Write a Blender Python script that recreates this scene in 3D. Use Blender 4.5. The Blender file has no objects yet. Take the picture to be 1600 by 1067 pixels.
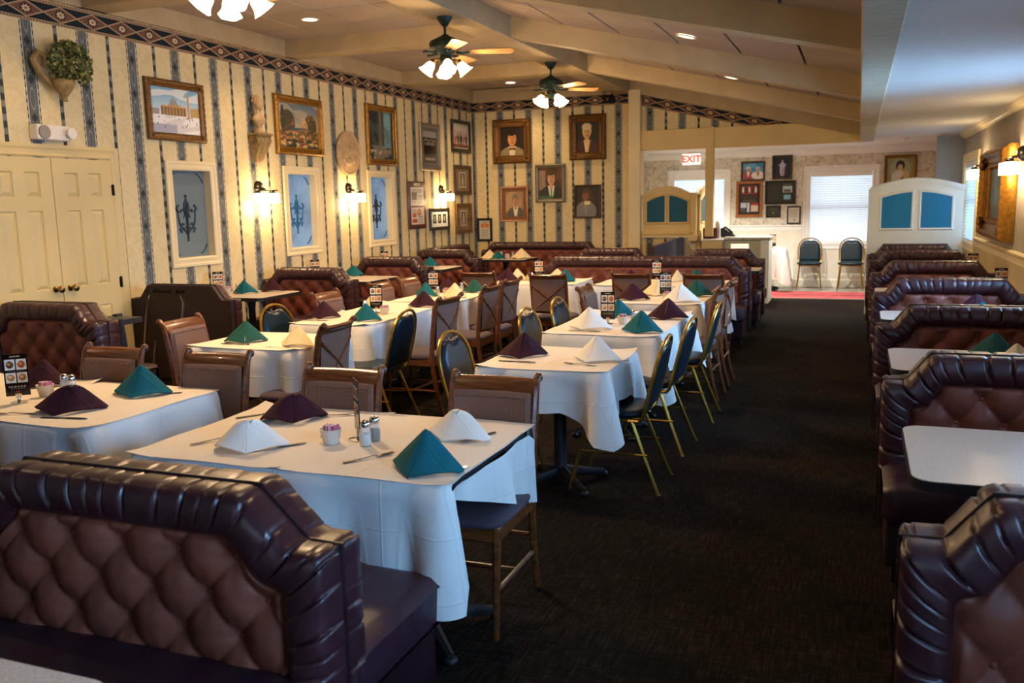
import bpy, bmesh, math, random
import numpy as np
from mathutils import Vector, Matrix, Euler, noise
random.seed(7)
scene = bpy.context.scene
COL = scene.collection
PI = math.pi

# ---------------------------------------------------------------- camera
def make_camera():
    yaw, pitch, roll = math.radians(-21.2522), math.radians(8.8969), math.radians(1.2371)
    cy, sy = math.cos(yaw), math.sin(yaw)
    fw = Vector((sy*math.cos(pitch), cy*math.cos(pitch), -math.sin(pitch)))
    r = Vector((cy, -sy, 0)); d = fw.cross(r)
    c, s = math.cos(roll), math.sin(roll)
    right = c*r + s*d; down = -s*r + c*d
    cam = bpy.data.cameras.new('camera'); o = bpy.data.objects.new('camera', cam); COL.objects.link(o)
    m = Matrix((( right.x, -down.x, -fw.x, 0), (right.y, -down.y, -fw.y, 0), (right.z, -down.z, -fw.z, 1.65), (0, 0, 0, 1)))
    o.matrix_world = m
    cam.sensor_width = 36; cam.lens = 1391.0/1600*36
    cam.clip_start = .05; cam.clip_end = 200
    cam.dof.use_dof = True; cam.dof.focus_distance = 4.6; cam.dof.aperture_fstop = 4.5
    scene.camera = o
make_camera()

# ---------------------------------------------------------------- world, exposure
scene.view_settings.view_transform = 'Standard'
scene.view_settings.look = 'None'
scene.view_settings.exposure = .84
scene.view_settings.gamma = 1.0
scene.view_settings.use_curve_mapping = False
world = bpy.data.worlds.new('sky'); scene.world = world; world.use_nodes = True
bg = world.node_tree.nodes['Background']
bg.inputs[0].default_value = (.62, .80, 1.0, 1); bg.inputs[1].default_value = .8
scene.cycles.max_bounces = 7; scene.cycles.diffuse_bounces = 4; scene.cycles.glossy_bounces = 3
scene.cycles.transmission_bounces = 5; scene.cycles.transparent_max_bounces = 8
scene.cycles.sample_clamp_indirect = 4.0
scene.cycles.use_denoising = True
scene.cycles.use_light_tree = True
scene.cycles.caustics_reflective = False; scene.cycles.caustics_refractive = False

def area_light(name, loc, rot, sx, sy_, power, color):
    l = bpy.data.lights.new(name, 'AREA'); l.shape = 'RECTANGLE'; l.size = sx; l.size_y = sy_
    l.energy = power; l.color = color
    o = bpy.data.objects.new(name, l); COL.objects.link(o); o.location = loc; o.rotation_euler = rot
    return o
def point_light(name, loc, power, color=(1.0, .70, .38), radius=.03):
    l = bpy.data.lights.new(name, 'POINT'); l.energy = power; l.color = color; l.shadow_soft_size = radius
    o = bpy.data.objects.new(name, l); COL.objects.link(o); o.location = loc
    return o
def spot_light(name, loc, power, color=(1.0, .78, .52), angle=2.2):
    l = bpy.data.lights.new(name, 'SPOT'); l.energy = power; l.color = color
    l.shadow_soft_size = .05; l.spot_size = angle; l.spot_blend = .6
    o = bpy.data.objects.new(name, l); COL.objects.link(o); o.location = loc
    return o
DAY = (.27, .55, 1.0)
# daylight through the windows of the right wall (each light stands just outside its opening)
for yy, w_, p in ((12.95, 1.5, 20), (6.95, 1.3, 340), (3.2, 1.4, 65), (.35, 1.4, 310)):
    area_light('daylight_side_window', (1.62, yy, 1.6), (0, PI/2, 0), 1.15, w_, p, DAY)
# daylight through the entry windows
for xx in (-2.83, -.31):
    area_light('daylight_entry_window', (xx, 17.42, 1.45), (-PI/2, 0, 0), 1.05, 1.35, 7, (.80, .90, 1.0))
area_light('daylight_rear_window', (-1.2, -3.25, 1.6), (PI/2, 0, 0), 3.0, 1.3, 18, (.62, .80, 1.0))

# ---------------------------------------------------------------- helpers
def lin(c):
    return tuple(((x/12.92) if x <= .04045 else ((x+.055)/1.055)**2.4) for x in c)
def hexc(h):
    return lin(tuple(int(h[i:i+2], 16)/255 for i in (0, 2, 4)))
class MB:
    """collects vertices and faces"""
    def __init__(s): s.v = []; s.f = []; s.col = None
    def add(s, vs, fs, M=None):
        o = len(s.v)
        s.v += [tuple(M @ Vector(v)) for v in vs] if M is not None else [tuple(v) for v in vs]
        s.f += [tuple(i+o for i in f) for f in fs]; return s
    def box(s, x0, x1, y0, y1, z0, z1, M=None, ch=0.0):
        if ch > 0:
            c = ch; P = []
            for z, i in ((z0, c), (z0+c, 0), (z1-c, 0), (z1, c)):
                k = c if i == 0 else .35*c
                P.append([(a_, b_, z) for a_, b_ in ((x0+i+k, y0+i), (x1-i-k, y0+i), (x1-i, y0+i+k), (x1-i, y1-i-k),
                          (x1-i-k, y1-i), (x0+i+k, y1-i), (x0+i, y1-i-k), (x0+i, y0+i+k))])
            vs = [p for r in P for p in r]; fs = []
            for k in range(3):
                for j in range(8):
                    fs.append((k*8+j, k*8+(j+1) % 8, (k+1)*8+(j+1) % 8, (k+1)*8+j))
            fs.append(tuple(range(7, -1, -1))); fs.append(tuple(range(24, 32)))
            return s.add(vs, fs, M)
        vs = [(x, y, z) for x in (x0, x1) for y in (y0, y1) for z in (z0, z1)]
        return s.add(vs, [(0, 1, 3, 2), (4, 6, 7, 5), (0, 4, 5, 1), (2, 3, 7, 6), (0, 2, 6, 4), (1, 5, 7, 3)], M)
    def grid(s, fn, nu, nv, cu=False, cv=False, M=None):
        vs = [fn(i/(nu if cu else nu-1), j/(nv if cv else nv-1)) for i in range(nu) for j in range(nv)]
        fs = []
        for i in range(nu if cu else nu-1):
            for j in range(nv if cv else nv-1):
                a, b = i, (i+1) % nu; c, d = j, (j+1) % nv
                fs.append((a*nv+c, b*nv+c, b*nv+d, a*nv+d))
        return s.add(vs, fs, M)
    def tube(s, path, r, n=8, closed=False, M=None, flat=1.0):
        P = [Vector(p) for p in path]; m = len(P); vs = []; fs = []
        rr = r if isinstance(r, (list, tuple)) else [r]*m
        prev = None
        for i, p in enumerate(P):
            t = (P[(i+1) % m]-P[i-1]) if (closed or 0 < i < m-1) else (P[1]-P[0] if i == 0 else P[-1]-P[-2])
            t.normalize()
            if prev is None:
                a = Vector((0, 0, 1)) if abs(t.z) < .9 else Vector((1, 0, 0))
                n1 = t.cross(a).normalized()
            else:
                n1 = (prev - t*prev.dot(t))
                n1 = n1.normalized() if n1.length > 1e-6 else t.orthogonal().normalized()
            prev = n1; n2 = t.cross(n1)
            for k in range(n):
                a = 2*PI*k/n
                vs.append(p + n1*(math.cos(a)*rr[i]) + n2*(math.sin(a)*rr[i]*flat))
        for i in range(m if closed else m-1):
            for k in range(n):
                fs.append((i*n+k, i*n+(k+1) % n, ((i+1) % m)*n+(k+1) % n, ((i+1) % m)*n+k))
        if not closed:
            fs.append(tuple(range(n-1, -1, -1))); fs.append(tuple((m-1)*n+k for k in range(n)))
        return s.add(vs, fs, M)
    def lathe(s, prof, n=16, c=(0, 0, 0), M=None, caps=True):
        vs = []; fs = []; m = len(prof)
        for r, z in prof:
            for k in range(n):
                a = 2*PI*k/n; vs.append((c[0]+r*math.cos(a), c[1]+r*math.sin(a), c[2]+z))
        for i in range(m-1):
            for k in range(n):
                fs.append((i*n+k, i*n+(k+1) % n, (i+1)*n+(k+1) % n, (i+1)*n+k))
        if caps:
            fs.append(tuple(range(n-1, -1, -1))); fs.append(tuple((m-1)*n+k for k in range(n)))
        return s.add(vs, fs, M)
    def ball(s, c, rx, ry=None, rz=None, n=12, m=8, M=None):
        ry = ry or rx; rz = rz or rx
        vs = []; fs = []
        for i in range(m+1):
            th = PI*i/m
            for k in range(n):
                a = 2*PI*k/n
                vs.append((c[0]+rx*math.sin(th)*math.cos(a), c[1]+ry*math.sin(th)*math.sin(a), c[2]+rz*math.cos(th)))
        for i in range(m):
            for k in range(n):
                fs.append((i*n+k, (i+1)*n+k, (i+1)*n+(k+1) % n, i*n+(k+1) % n))
        return s.add(vs, fs, M)
    def prism(s, poly, a0, a1, axis='y', M=None):
        """extrude a 2D outline (counter-clockwise) between a0 and a1 along axis"""
        n = len(poly)
        def mk(p, a):
            return (p[0], a, p[1]) if axis == 'y' else ((a, p[0], p[1]) if axis == 'x' else (p[0], p[1], a))
        vs = [mk(p, a0) for p in poly]+[mk(p, a1) for p in poly]
        fs = [tuple(range(n-1, -1, -1)), tuple(range(n, 2*n))]+[(i, (i+1) % n, n+(i+1) % n, n+i) for i in range(n)]
        return s.add(vs, fs, M)

MESHES = {}
def to_mesh(name, mb, mat, smooth=True, angle=40, fix=True):
    me = bpy.data.meshes.new(name)
    me.from_pydata(mb.v, [], mb.f)
    if fix:
        bm = bmesh.new(); bm.from_mesh(me)
        bmesh.ops.remove_doubles(bm, verts=bm.verts, dist=1e-5)
        bmesh.ops.recalc_face_normals(bm, faces=bm.faces)
        bm.to_mesh(me); bm.free()
    if mat: me.materials.append(mat)
    if smooth:
        me.shade_smooth(); me.set_sharp_from_angle(angle=math.radians(angle))
    me.update()
    return me
def part(name, mb, mat, parent=None, smooth=True, angle=40, loc=None, rot=None, key=None, fix=True):
    """one mesh object; with a key the mesh is built once and shared"""
    if key is not None and key in MESHES: me = MESHES[key]
    else:
        if callable(mb): mb = mb()
        me = to_mesh(name, mb, mat, smooth, angle, fix)
        if key is not None: MESHES[key] = me
    o = bpy.data.objects.new(name, me); COL.objects.link(o)
    if parent is not None: o.parent = parent
    if loc is not None: o.location = loc
    if rot is not None: o.rotation_euler = rot
    return o
def tag(o, label=None, cat=None, group=None, kind=None):
    if label: o['label'] = label
    if cat: o['category'] = cat
    if group: o['group'] = group
    if kind: o['kind'] = kind
    return o
def thing(name, label, cat, loc=(0, 0, 0), rz=0.0, group=None):
    o = bpy.data.objects.new(name, None); o.empty_display_size = .1; COL.objects.link(o)
    o.location = loc; o.rotation_euler = (0, 0, rz)
    return tag(o, label, cat, group)
def dup(root, loc, rz=0.0, label=None, group=None, rot=None, scale=None):
    def cp(o, par):
        c = o.copy(); COL.objects.link(c); c.parent = par
        for ch in o.children: cp(ch, c)
        return c
    r = cp(root, None); r.location = loc; r.rotation_euler = rot if rot else (0, 0, rz)
    if scale: r.scale = scale
    if label: r['label'] = label
    if group: r['group'] = group
    return r
class Proto:
    """first use takes the built thing itself, later uses copy it"""
    def __init__(s, fn): s.fn = fn; s.first = None
    def place(s, label, loc, rz=0.0, group=None, rot=None, scale=None):
        if s.first is None:
            s.first = s.fn(); r = s.first; r.location = loc; r.rotation_euler = rot if rot else (0, 0, rz)
            r['label'] = label
            if scale: r.scale = scale
            if group: r['group'] = group
            return r
        return dup(s.first, loc, rz, label, group, rot, scale)

# ---------------------------------------------------------------- materials
def mat(name, color, rough=.6, metal=0.0, spec=.5, coat=0.0, trans=0.0, emis=None, estr=0.0, alpha=1.0, sheen=0.0):
    m = bpy.data.materials.new(name); m.use_nodes = True
    b = m.node_tree.nodes['Principled BSDF']; i = b.inputs
    i['Base Color'].default_value = (*color, 1); i['Roughness'].default_value = rough; i['Metallic'].default_value = metal
    i['Specular IOR Level'].default_value = spec; i['Coat Weight'].default_value = coat
    i['Transmission Weight'].default_value = trans; i['Alpha'].default_value = alpha; i['Sheen Weight'].default_value = sheen
    if emis: i['Emission Color'].default_value = (*emis, 1); i['Emission Strength'].default_value = estr
    return m
class G:
    """small helper to write node graphs"""
    def __init__(s, m):
        s.m = m; s.t = m.node_tree; s.b = s.t.nodes['Principled BSDF']
    def n(s, typ, **kw):
        nd = s.t.nodes.new(typ)
        for k, v in kw.items(): setattr(nd, k, v)
        return nd
    def L(s, a, b): s.t.links.new(a, b)
    def set(s, inp, v):
        if isinstance(v, bpy.types.NodeSocket): s.L(v, inp)
        elif isinstance(v, (tuple, list)) and len(v) == 3 and inp.type == 'RGBA': inp.default_value = (*v, 1)
        else: inp.default_value = v
    def m_(s, op, a, b=0.0, c=0.0, clamp=False):
        nd = s.n('ShaderNodeMath', operation=op, use_clamp=clamp)
        s.set(nd.inputs[0], a); s.set(nd.inputs[1], b)
        if op in ('MULTIPLY_ADD', 'SMOOTH_MIN', 'COMPARE', 'WRAP', 'PINGPONG'): s.set(nd.inputs[2], c)
        return nd.outputs[0]
    def mix(s, f, a, b, blend='MIX'):
        nd = s.n('ShaderNodeMix', data_type='RGBA', blend_type=blend)
        s.set(nd.inputs[0], f); s.set(nd.inputs[6], a); s.set(nd.inputs[7], b)
        return nd.outputs[2]
    def xyz(s, which='Object'):
        tc = s.n('ShaderNodeTexCoord'); sp = s.n('ShaderNodeSeparateXYZ'); s.L(tc.outputs[which], sp.inputs[0])
        return tc.outputs[which], sp.outputs[0], sp.outputs[1], sp.outputs[2]
    def vec(s, x, y, z):
        c = s.n('ShaderNodeCombineXYZ'); s.set(c.inputs[0], x); s.set(c.inputs[1], y); s.set(c.inputs[2], z); return c.outputs[0]
    def noise(s, vec=None, scale=5, detail=2, rough=.5, dist=0.0):
        nd = s.n('ShaderNodeTexNoise'); nd.inputs['Scale'].default_value = scale; nd.inputs['Detail'].default_value = detail
        nd.inputs['Roughness'].default_value = rough; nd.inputs['Distortion'].default_value = dist
        if vec is not None: s.L(vec, nd.inputs['Vector'])
        return nd.outputs[0]
    def vor(s, vec, scale, feature='F1'):
        nd = s.n('ShaderNodeTexVoronoi', feature=feature); nd.inputs['Scale'].default_value = scale; s.L(vec, nd.inputs['Vector'])
        return nd.outputs['Distance']
    def ramp(s, f, stops):
        nd = s.n('ShaderNodeValToRGB'); s.L(f, nd.inputs[0]); e = nd.color_ramp.elements
        while len(e) < len(stops): e.new(.5)
        for k, (p, c) in enumerate(stops):
            e[k].position = p; e[k].color = (*c, 1) if isinstance(c, (tuple, list)) else (c, c, c, 1)
        return nd.outputs[0]
    def bump(s, h, strength=.3, dist=.01):
        nd = s.n('ShaderNodeBump'); nd.inputs['Strength'].default_value = strength; nd.inputs['Distance'].default_value = dist
        s.L(h, nd.inputs['Height']); s.L(nd.outputs[0], s.b.inputs['Normal'])
    def color(s, c): s.set(s.b.inputs['Base Color'], c)
    def smooth(s, x, lo, hi):
        nd = s.n('ShaderNodeMapRange', interpolation_type='SMOOTHSTEP'); s.set(nd.inputs[0], x)
        nd.inputs[1].default_value = lo; nd.inputs[2].default_value = hi; return nd.outputs[0]

def noisy(name, color, rough=.6, var=.15, scale=8, bump=0.0, bscale=60, **kw):
    m = mat(name, color, rough, **kw); g = G(m); v, *_ = g.xyz()
    f = g.noise(v, scale, 4)
    dk = tuple(x*(1-var) for x in color); lt = tuple(min(1, x*(1+var)) for x in color)
    g.color(g.ramp(f, [(.3, dk), (.7, lt)]))
    if bump: g.bump(g.noise(v, bscale, 3), bump, .004)
    return m

def vinyl(name, color, rough=.33, spec=.55):
    m = mat(name, color, rough, spec=spec); g = G(m); v, *_ = g.xyz()
    f = g.noise(v, 6, 5, .6)
    g.color(g.ramp(f, [(.3, tuple(x*.72 for x in color)), (.55, color), (.8, tuple(min(1, x*1.35) for x in color))]))
    g.set(g.b.inputs['Roughness'], g.ramp(g.noise(v, 14, 4), [(.3, rough*.8), (.75, rough*1.35)]))
    g.bump(g.vor(v, 420), .12, .001)
    return m
M = {}
M['vinyl'] = vinyl('burgundy_vinyl', hexc('3b1c20'), .34)
M['vinyl_dark'] = vinyl('dark_burgundy_vinyl', hexc('251016'), .38)
M['tuft'] = vinyl('tufted_rust_vinyl', hexc('7a3e2d'), .50, .4)
M['seatv'] = vinyl('plum_seat_vinyl', hexc('331523'), .42)
M['booth_panel'] = noisy('booth_side_panel', hexc('241214'), .6, .15, 20)
M['black'] = noisy('black_paint', (.008, .008, .009), .45, .2, 10)
M['iron'] = noisy('cast_iron', (.012, .012, .013), .5, .3, 30, .2, 80)
M['teal_vinyl'] = noisy('dark_teal_vinyl', hexc('081e28'), .36, .12, 5, spec=.28)
M['gold_frame'] = noisy('gold_painted_steel', hexc('9a7428'), .30, .12, 20, metal=.75)
M['chrome'] = mat('chrome', (.75, .75, .76), .15, 1.0)
M['cutlery'] = mat('stainless_steel', (.55, .52, .48), .22, 1.0)
M['ceil_beam'] = noisy('painted_beam', hexc('b39d76'), .7, .08, 4, .15, 40)
M['trim'] = noisy('cream_trim', hexc('e6d3a4'), .5, .05, 3)
M['trim_yellow'] = noisy('yellow_cream_trim', hexc('dcbf7e'), .5, .05, 3)
M['white_trim'] = noisy('white_trim', hexc('efeeea'), .45, .03, 3)
M['door'] = noisy('cream_door_paint', hexc('d9c083'), .5, .05, 2)
M['brass'] = mat('aged_brass', hexc('8a6a3a'), .32, 1.0)
M['bronze'] = noisy('verdigris_bronze', hexc('263a33'), .45, .35, 25, .2, 60, metal=.5)
M['black_metal'] = mat('dark_bronze_metal', (.02, .017, .014), .35, .8)

def wood(name, dark, light, rough=.32):
    m = mat(name, light, rough, coat=.25); g = G(m); v, x, y, z = g.xyz()
    mp = g.n('ShaderNodeMapping'); g.L(v, mp.inputs[0]); mp.inputs['Scale'].default_value = (3, 22, 22)
    f = g.noise(mp.outputs[0], 2.5, 6, .6, .6)
    g.color(g.ramp(f, [(.3, dark), (.7, light)])); g.bump(f, .08, .002)
    return m
M['wood'] = wood('walnut_stained_wood', hexc('35190c'), hexc('854a22'), .3)
M['wood_dark'] = wood('dark_stained_wood', hexc('180c07'), hexc('3c2213'), .35)
def weave(name, c1, c2, sc=95, rough=.8):
    m = mat(name, c1, rough, sheen=.05); g = G(m); v, x, y, z = g.xyz()
    a = g.m_('ADD', g.m_('ADD', x, z), y); b = g.m_('SUBTRACT', g.m_('SUBTRACT', x, z), y)
    s1 = g.m_('SINE', g.m_('MULTIPLY', a, sc*2.2)); s2 = g.m_('SINE', g.m_('MULTIPLY', b, sc*2.2))
    f = g.m_('MULTIPLY', s1, s2)
    g.color(g.mix(g.smooth(f, -.2, .5), c1, c2)); g.bump(f, .25, .002)
    return m
M['chair_fabric'] = weave('mauve_woven_fabric', hexc('553a30'), hexc('8c6753'), 210)
M['seat_fabric'] = weave('plum_woven_fabric', hexc('3a2a34'), hexc('57434e'), 210)
def cloth(name, c, sc=900, rough=.85):
    m = mat(name, c, rough, spec=.25); g = G(m); v, x, y, z = g.xyz()
    f = g.noise(v, 5, 5)
    g.color(g.ramp(f, [(.3, tuple(k*.93 for k in c)), (.7, c)]))
    fx = g.m_('ABSOLUTE', g.m_('SUBTRACT', g.m_('FRACT', g.m_('ADD', g.m_('DIVIDE', x, .42), .5)), .5)); fz = g.m_('ABSOLUTE', g.m_('SUBTRACT', g.m_('FRACT', g.m_('DIVIDE', z, .21)), .76)); fy = g.m_('ABSOLUTE', g.m_('SUBTRACT', g.m_('FRACT', g.m_('ADD', g.m_('DIVIDE', y, .42), .5)), .5))
    cr = g.m_('MAXIMUM', g.m_('MAXIMUM', g.smooth(fx, .012, .0), g.smooth(fy, .012, .0)), g.smooth(fz, .02, .0))
    g.bump(g.m_('ADD', g.m_('MULTIPLY', g.noise(v, 260, 2), .15), g.m_('ADD', g.m_('MULTIPLY', cr, .8), g.m_('MULTIPLY', g.noise(v, 9, 4), 1.4))), .35, .006); return m
M['cloth'] = cloth('white_linen', hexc('e4e0d8'))
M['paper'] = cloth('cream_paper', hexc('f0e2cd'), rough=.7)
M['nap_teal'] = cloth('teal_linen', hexc('0b5f69'))
M['nap_burg'] = cloth('burgundy_linen', hexc('36101f'))
M['nap_white'] = cloth('white_napkin_linen', hexc('f1ece0'))
M['nap_green'] = cloth('green_teal_linen', hexc('1c5048'))
M['nap_cream'] = cloth('cream_napkin_linen', hexc('ead6a8'))
def laminate():
    m = mat('speckled_laminate', hexc('b9a896'), .28, spec=.5); g = G(m); v, *_ = g.xyz()
    g.color(g.ramp(g.noise(v, 160, 3, .7), [(.35, hexc('c2ae98')), (.65, hexc('e2d5c6'))])); return m
M['laminate'] = laminate()
def glassm(name, color, rough=.05, alpha=.35):
    m = mat(name, color, rough, spec=.8, alpha=alpha); return m
M['glass'] = glassm('clear_glass', (.75, .8, .78), .04, .38)
M['ceramic'] = mat('white_ceramic', hexc('d8cbb8'), .3)
M['pink'] = mat('pink_paper', hexc('d8788c'), .6)
M['salt'] = mat('white_salt', hexc('e8e2d8'), .8)
M['yellow'] = mat('grated_cheese', hexc('d8b860'), .8)
M['pepper'] = mat('ground_pepper', hexc('2c241c'), .9)
# ================================================================ surfaces of the room
WX, EX, BY, VY, FY = -6.2, 1.33, 14.31, 17.2, -3.0       # left wall, right wall, back wall, entry wall, wall behind the camera
ZC, ZA = 3.52, 2.45                                      # flat tiled ceiling, aisle ceiling
RX0, RX1, SX0, SX1 = -3.77, -3.45, -.02, .163            # ridge beam, soffit beam
def slope_z(x): return 3.56-.239*(x-RX1)

def wallpaper(name, axis, pitch, off):
    m = mat(name, hexc('d9cba6'), .75, spec=.25); g = G(m); v, x, y, z = g.xyz()
    a = y if axis == 'y' else x
    s = g.m_('FRACT', g.m_('DIVIDE', g.m_('SUBTRACT', a, off), pitch))          # .5 = centre of a wide stripe
    d = g.m_('MULTIPLY', g.m_('ABSOLUTE', g.m_('SUBTRACT', s, .5)), pitch)      # metres from the wide stripe's centre
    dn = g.m_('SUBTRACT', pitch/2, d)                                           # metres from the narrow stripe's centre
    # ivory ground with a faint damask
    n1 = g.noise(v, 9, 5, .65, 1.2); n2 = g.noise(v, 28, 4, .6, 2.0)
    ivory = g.mix(g.smooth(n1, .42, .62), hexc('dfcb9a'), hexc('d7c28d'))
    ivory = g.mix(g.m_('MULTIPLY', g.smooth(n2, .52, .6), .22), ivory, hexc('c2ae84'))
    # blue grey stripe, a column of medallions up its middle
    zz = g.m_('FRACT', g.m_('DIVIDE', z, .30)); zc = g.m_('SUBTRACT', zz, .5)
    r1 = g.m_('ADD', g.m_('POWER', g.m_('DIVIDE', d, .026), 2.0), g.m_('POWER', g.m_('DIVIDE', zc, .30), 2.0))
    ring = g.m_('SUBTRACT', g.smooth(r1, .55, .75), g.smooth(r1, .95, 1.15))
    z2 = g.m_('FRACT', g.m_('ADD', g.m_('DIVIDE', z, .30), .5)); z2c = g.m_('ABSOLUTE', g.m_('SUBTRACT', z2, .5))
    dark = g.smooth(g.m_('ADD', g.m_('DIVIDE', z2c, .13), g.m_('DIVIDE', d, .035)), 1.1, .8)
    fine = g.m_('SINE', g.m_('MULTIPLY', d, 620)); fine2 = g.m_('SINE', g.m_('MULTIPLY', z, 260))
    pat = g.smooth(g.m_('ADD', g.m_('MULTIPLY', fine, fine2), g.m_('MULTIPLY', g.noise(v, 60, 3), 1.2)), .2, 1.1)
    blue = g.mix(pat, hexc('3a3e3e'), hexc('7d7f78'))
    blue = g.mix(g.m_('MULTIPLY', ring, .5), blue, hexc('a0a49c'))
    blue = g.mix(g.m_('MULTIPLY', dark, .8), blue, hexc('1d262a'))
    edge_n = g.smooth(g.m_('SINE', g.m_('MULTIPLY', z, 105)), -.4, .1)
    edge = g.mix(edge_n, hexc('9a9480'), hexc('1c2424'))
    inn = g.m_('LESS_THAN', d, .0635); e1 = g.m_('GREATER_THAN', d, .053); line = g.m_('MULTIPLY', g.m_('GREATER_THAN', d, .046), g.m_('LESS_THAN', d, .053))
    wide = g.mix(e1, blue, edge); wide = g.mix(line, wide, hexc('d4cdb8'))
    nar_n = g.smooth(g.m_('ADD', g.m_('SINE', g.m_('MULTIPLY', z, 60)), g.noise(v, 60, 2)), -.1, .9)
    nar = g.mix(nar_n, hexc('7c7a6e'), hexc('343a38'))
    col = g.mix(inn, ivory, wide); col = g.mix(g.m_('LESS_THAN', dn, .019), col, nar)
    g.color(col); g.bump(n2, .06, .003)
    return m
M['paper_left'] = wallpaper('striped_wallpaper_left', 'y', .5525, 5.48-.5525/2)
M['paper_back'] = wallpaper('striped_wallpaper_back', 'x', .512, -5.70-.512/2)

def border_mat():
    """printed frieze: u counts the lozenges, v runs 0..1 up the band"""
    m = mat('wallpaper_frieze', hexc('9a7f60'), .7, spec=.25); g = G(m)
    uv, u, v, w = g.xyz('UV')
    fu = g.m_('SUBTRACT', g.m_('FRACT', u), .5); vv = g.m_('DIVIDE', g.m_('SUBTRACT', v, .5), .68)
    q = g.m_('ADD', g.m_('MULTIPLY', g.m_('ABSOLUTE', fu), 2.0), g.m_('MULTIPLY', g.m_('ABSOLUTE', vv), 2.0))
    line = g.m_('MULTIPLY', g.m_('GREATER_THAN', q, .90), g.m_('LESS_THAN', q, 1.10))
    inside = g.m_('LESS_THAN', q, .96)
    rr = g.m_('SQRT', g.m_('ADD', g.m_('POWER', g.m_('MULTIPLY', fu, 1.8), 2.0), g.m_('POWER', vv, 2.0)))
    ang = g.m_('ARCTAN2', vv, g.m_('MULTIPLY', fu, 1.8)); pet = g.m_('MULTIPLY', g.m_('SINE', g.m_('MULTIPLY', ang, 8)), .035)
    flower = g.m_('LESS_THAN', g.m_('ADD', rr, pet), .20); heart = g.m_('LESS_THAN', rr, .085)
    spk = g.smooth(g.noise(uv, 42, 3), .46, .56)
    red = g.mix(spk, hexc('3c1216'), hexc('8f6e52'))
    red = g.mix(g.m_('LESS_THAN', rr, .29), red, hexc('3c1216'))
    red = g.mix(flower, red, hexc('c8b892')); red = g.mix(heart, red, hexc('8a6a50'))
    core = g.mix(inside, hexc('0a1922'), red); core = g.mix(line, core, hexc('a88a6a'))
    band = g.m_('GREATER_THAN', g.m_('ABSOLUTE', g.m_('SUBTRACT', v, .5)), .36)
    dash = g.smooth(g.m_('SINE', g.m_('ADD', g.m_('MULTIPLY', u, 70), g.m_('MULTIPLY', v, 18))), -.2, .5)
    tick = g.m_('LESS_THAN', g.m_('ABSOLUTE', g.m_('SUBTRACT', g.m_('ABSOLUTE', g.m_('SUBTRACT', v, .5)), .43)), .032)
    bc = g.mix(g.m_('MULTIPLY', tick, dash), hexc('a58a68'), hexc('5c3428'))
    g.color(g.mix(band, core, bc)); return m
M['frieze'] = border_mat()
def marble(name, base, vein, warm):
    m = mat(name, base, .7, spec=.25); g = G(m); v, *_ = g.xyz()
    n = g.noise(v, 5.5, 8, .7, 2.2); n2 = g.noise(v, 16, 6, .7, 1.5)
    c = g.mix(g.smooth(n, .45, .60), base, warm)
    c = g.mix(g.m_('MULTIPLY', g.smooth(n2, .54, .62), .8), c, vein)
    g.color(c); return m
M['marble_paper'] = marble('marbled_wallpaper', hexc('e4dccc'), hexc('8f897c'), hexc('cdc0ac'))
def streaky():
    m = mat('streaked_grey_wallpaper', hexc('a69c8c'), .7, spec=.2); g = G(m); v, x, y, z = g.xyz()
    mp = g.n('ShaderNodeMapping'); g.L(v, mp.inputs[0]); mp.inputs['Scale'].default_value = (30, 30, 5)
    g.color(g.ramp(g.noise(mp.outputs[0], 2, 5, .7, .4), [(.3, hexc('8c8272')), (.7, hexc('bdb3a4'))])); return m
M['right_paper'] = streaky()
M['wainscot'] = noisy('beige_wainscot', hexc('cdb990'), .6, .05, 4)
M['vest_wainscot'] = noisy('pale_panel_paint', hexc('e6dfcf'), .5, .06, 5)
def tile_mat():
    m = mat('acoustic_tile', hexc('cdbb9c'), .9, spec=.15); g = G(m); v, *_ = g.xyz()
    f = g.noise(v, 70, 4, .8); g.color(g.ramp(f, [(.3, hexc('96867a')), (.6, hexc('b5a496'))])); g.bump(f, .5, .006); return m
M['tile'] = tile_mat()
M['ceil_back'] = mat('dark_tile_joint', hexc('3c3224'), .9)
M['white_ceil'] = noisy('white_painted_plaster', hexc('dcd9d2'), .75, .04, 2, .25, 90)
def plaster_mat():
    m = mat('rough_plaster', hexc('b7ab92'), .85); g = G(m); v, *_ = g.xyz()
    mp = g.n('ShaderNodeMapping'); g.L(v, mp.inputs[0]); mp.inputs['Scale'].default_value = (6, 45, 45)
    f = g.noise(mp.outputs[0], 1.3, 6, .75); g.color(g.ramp(f, [(.3, hexc('a89a7c')), (.7, hexc('d6c8a8'))])); g.bump(f, .5, .01); return m
M['plaster'] = plaster_mat()
def carpet():
    m = mat('dark_streaked_carpet', (.012, .011, .010), .95, spec=.06); g = G(m); v, x, y, z = g.xyz()
    mp = g.n('ShaderNodeMapping'); g.L(v, mp.inputs[0]); mp.inputs['Scale'].default_value = (95, 7, 1); mp.inputs['Rotation'].default_value = (0, 0, .0)
    a = g.noise(mp.outputs[0], 1, 4, .7)
    mp2 = g.n('ShaderNodeMapping'); g.L(v, mp2.inputs[0]); mp2.inputs['Scale'].default_value = (9, 70, 1)
    b = g.noise(mp2.outputs[0], 1, 4, .7)
    c = g.m_('ADD', g.m_('MULTIPLY', a, .6), g.m_('MULTIPLY', b, .4)); d = g.noise(v, 1.2, 3)
    f = g.m_('ADD', c, g.m_('MULTIPLY', g.m_('SUBTRACT', d, .5), .2))
    g.color(g.ramp(f, [(.36, hexc('0e0c09')), (.5, hexc('1a1510')), (.68, hexc('382e25'))]))
    g.bump(g.noise(v, 380, 2), .5, .004); return m
M['carpet'] = carpet()
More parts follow.
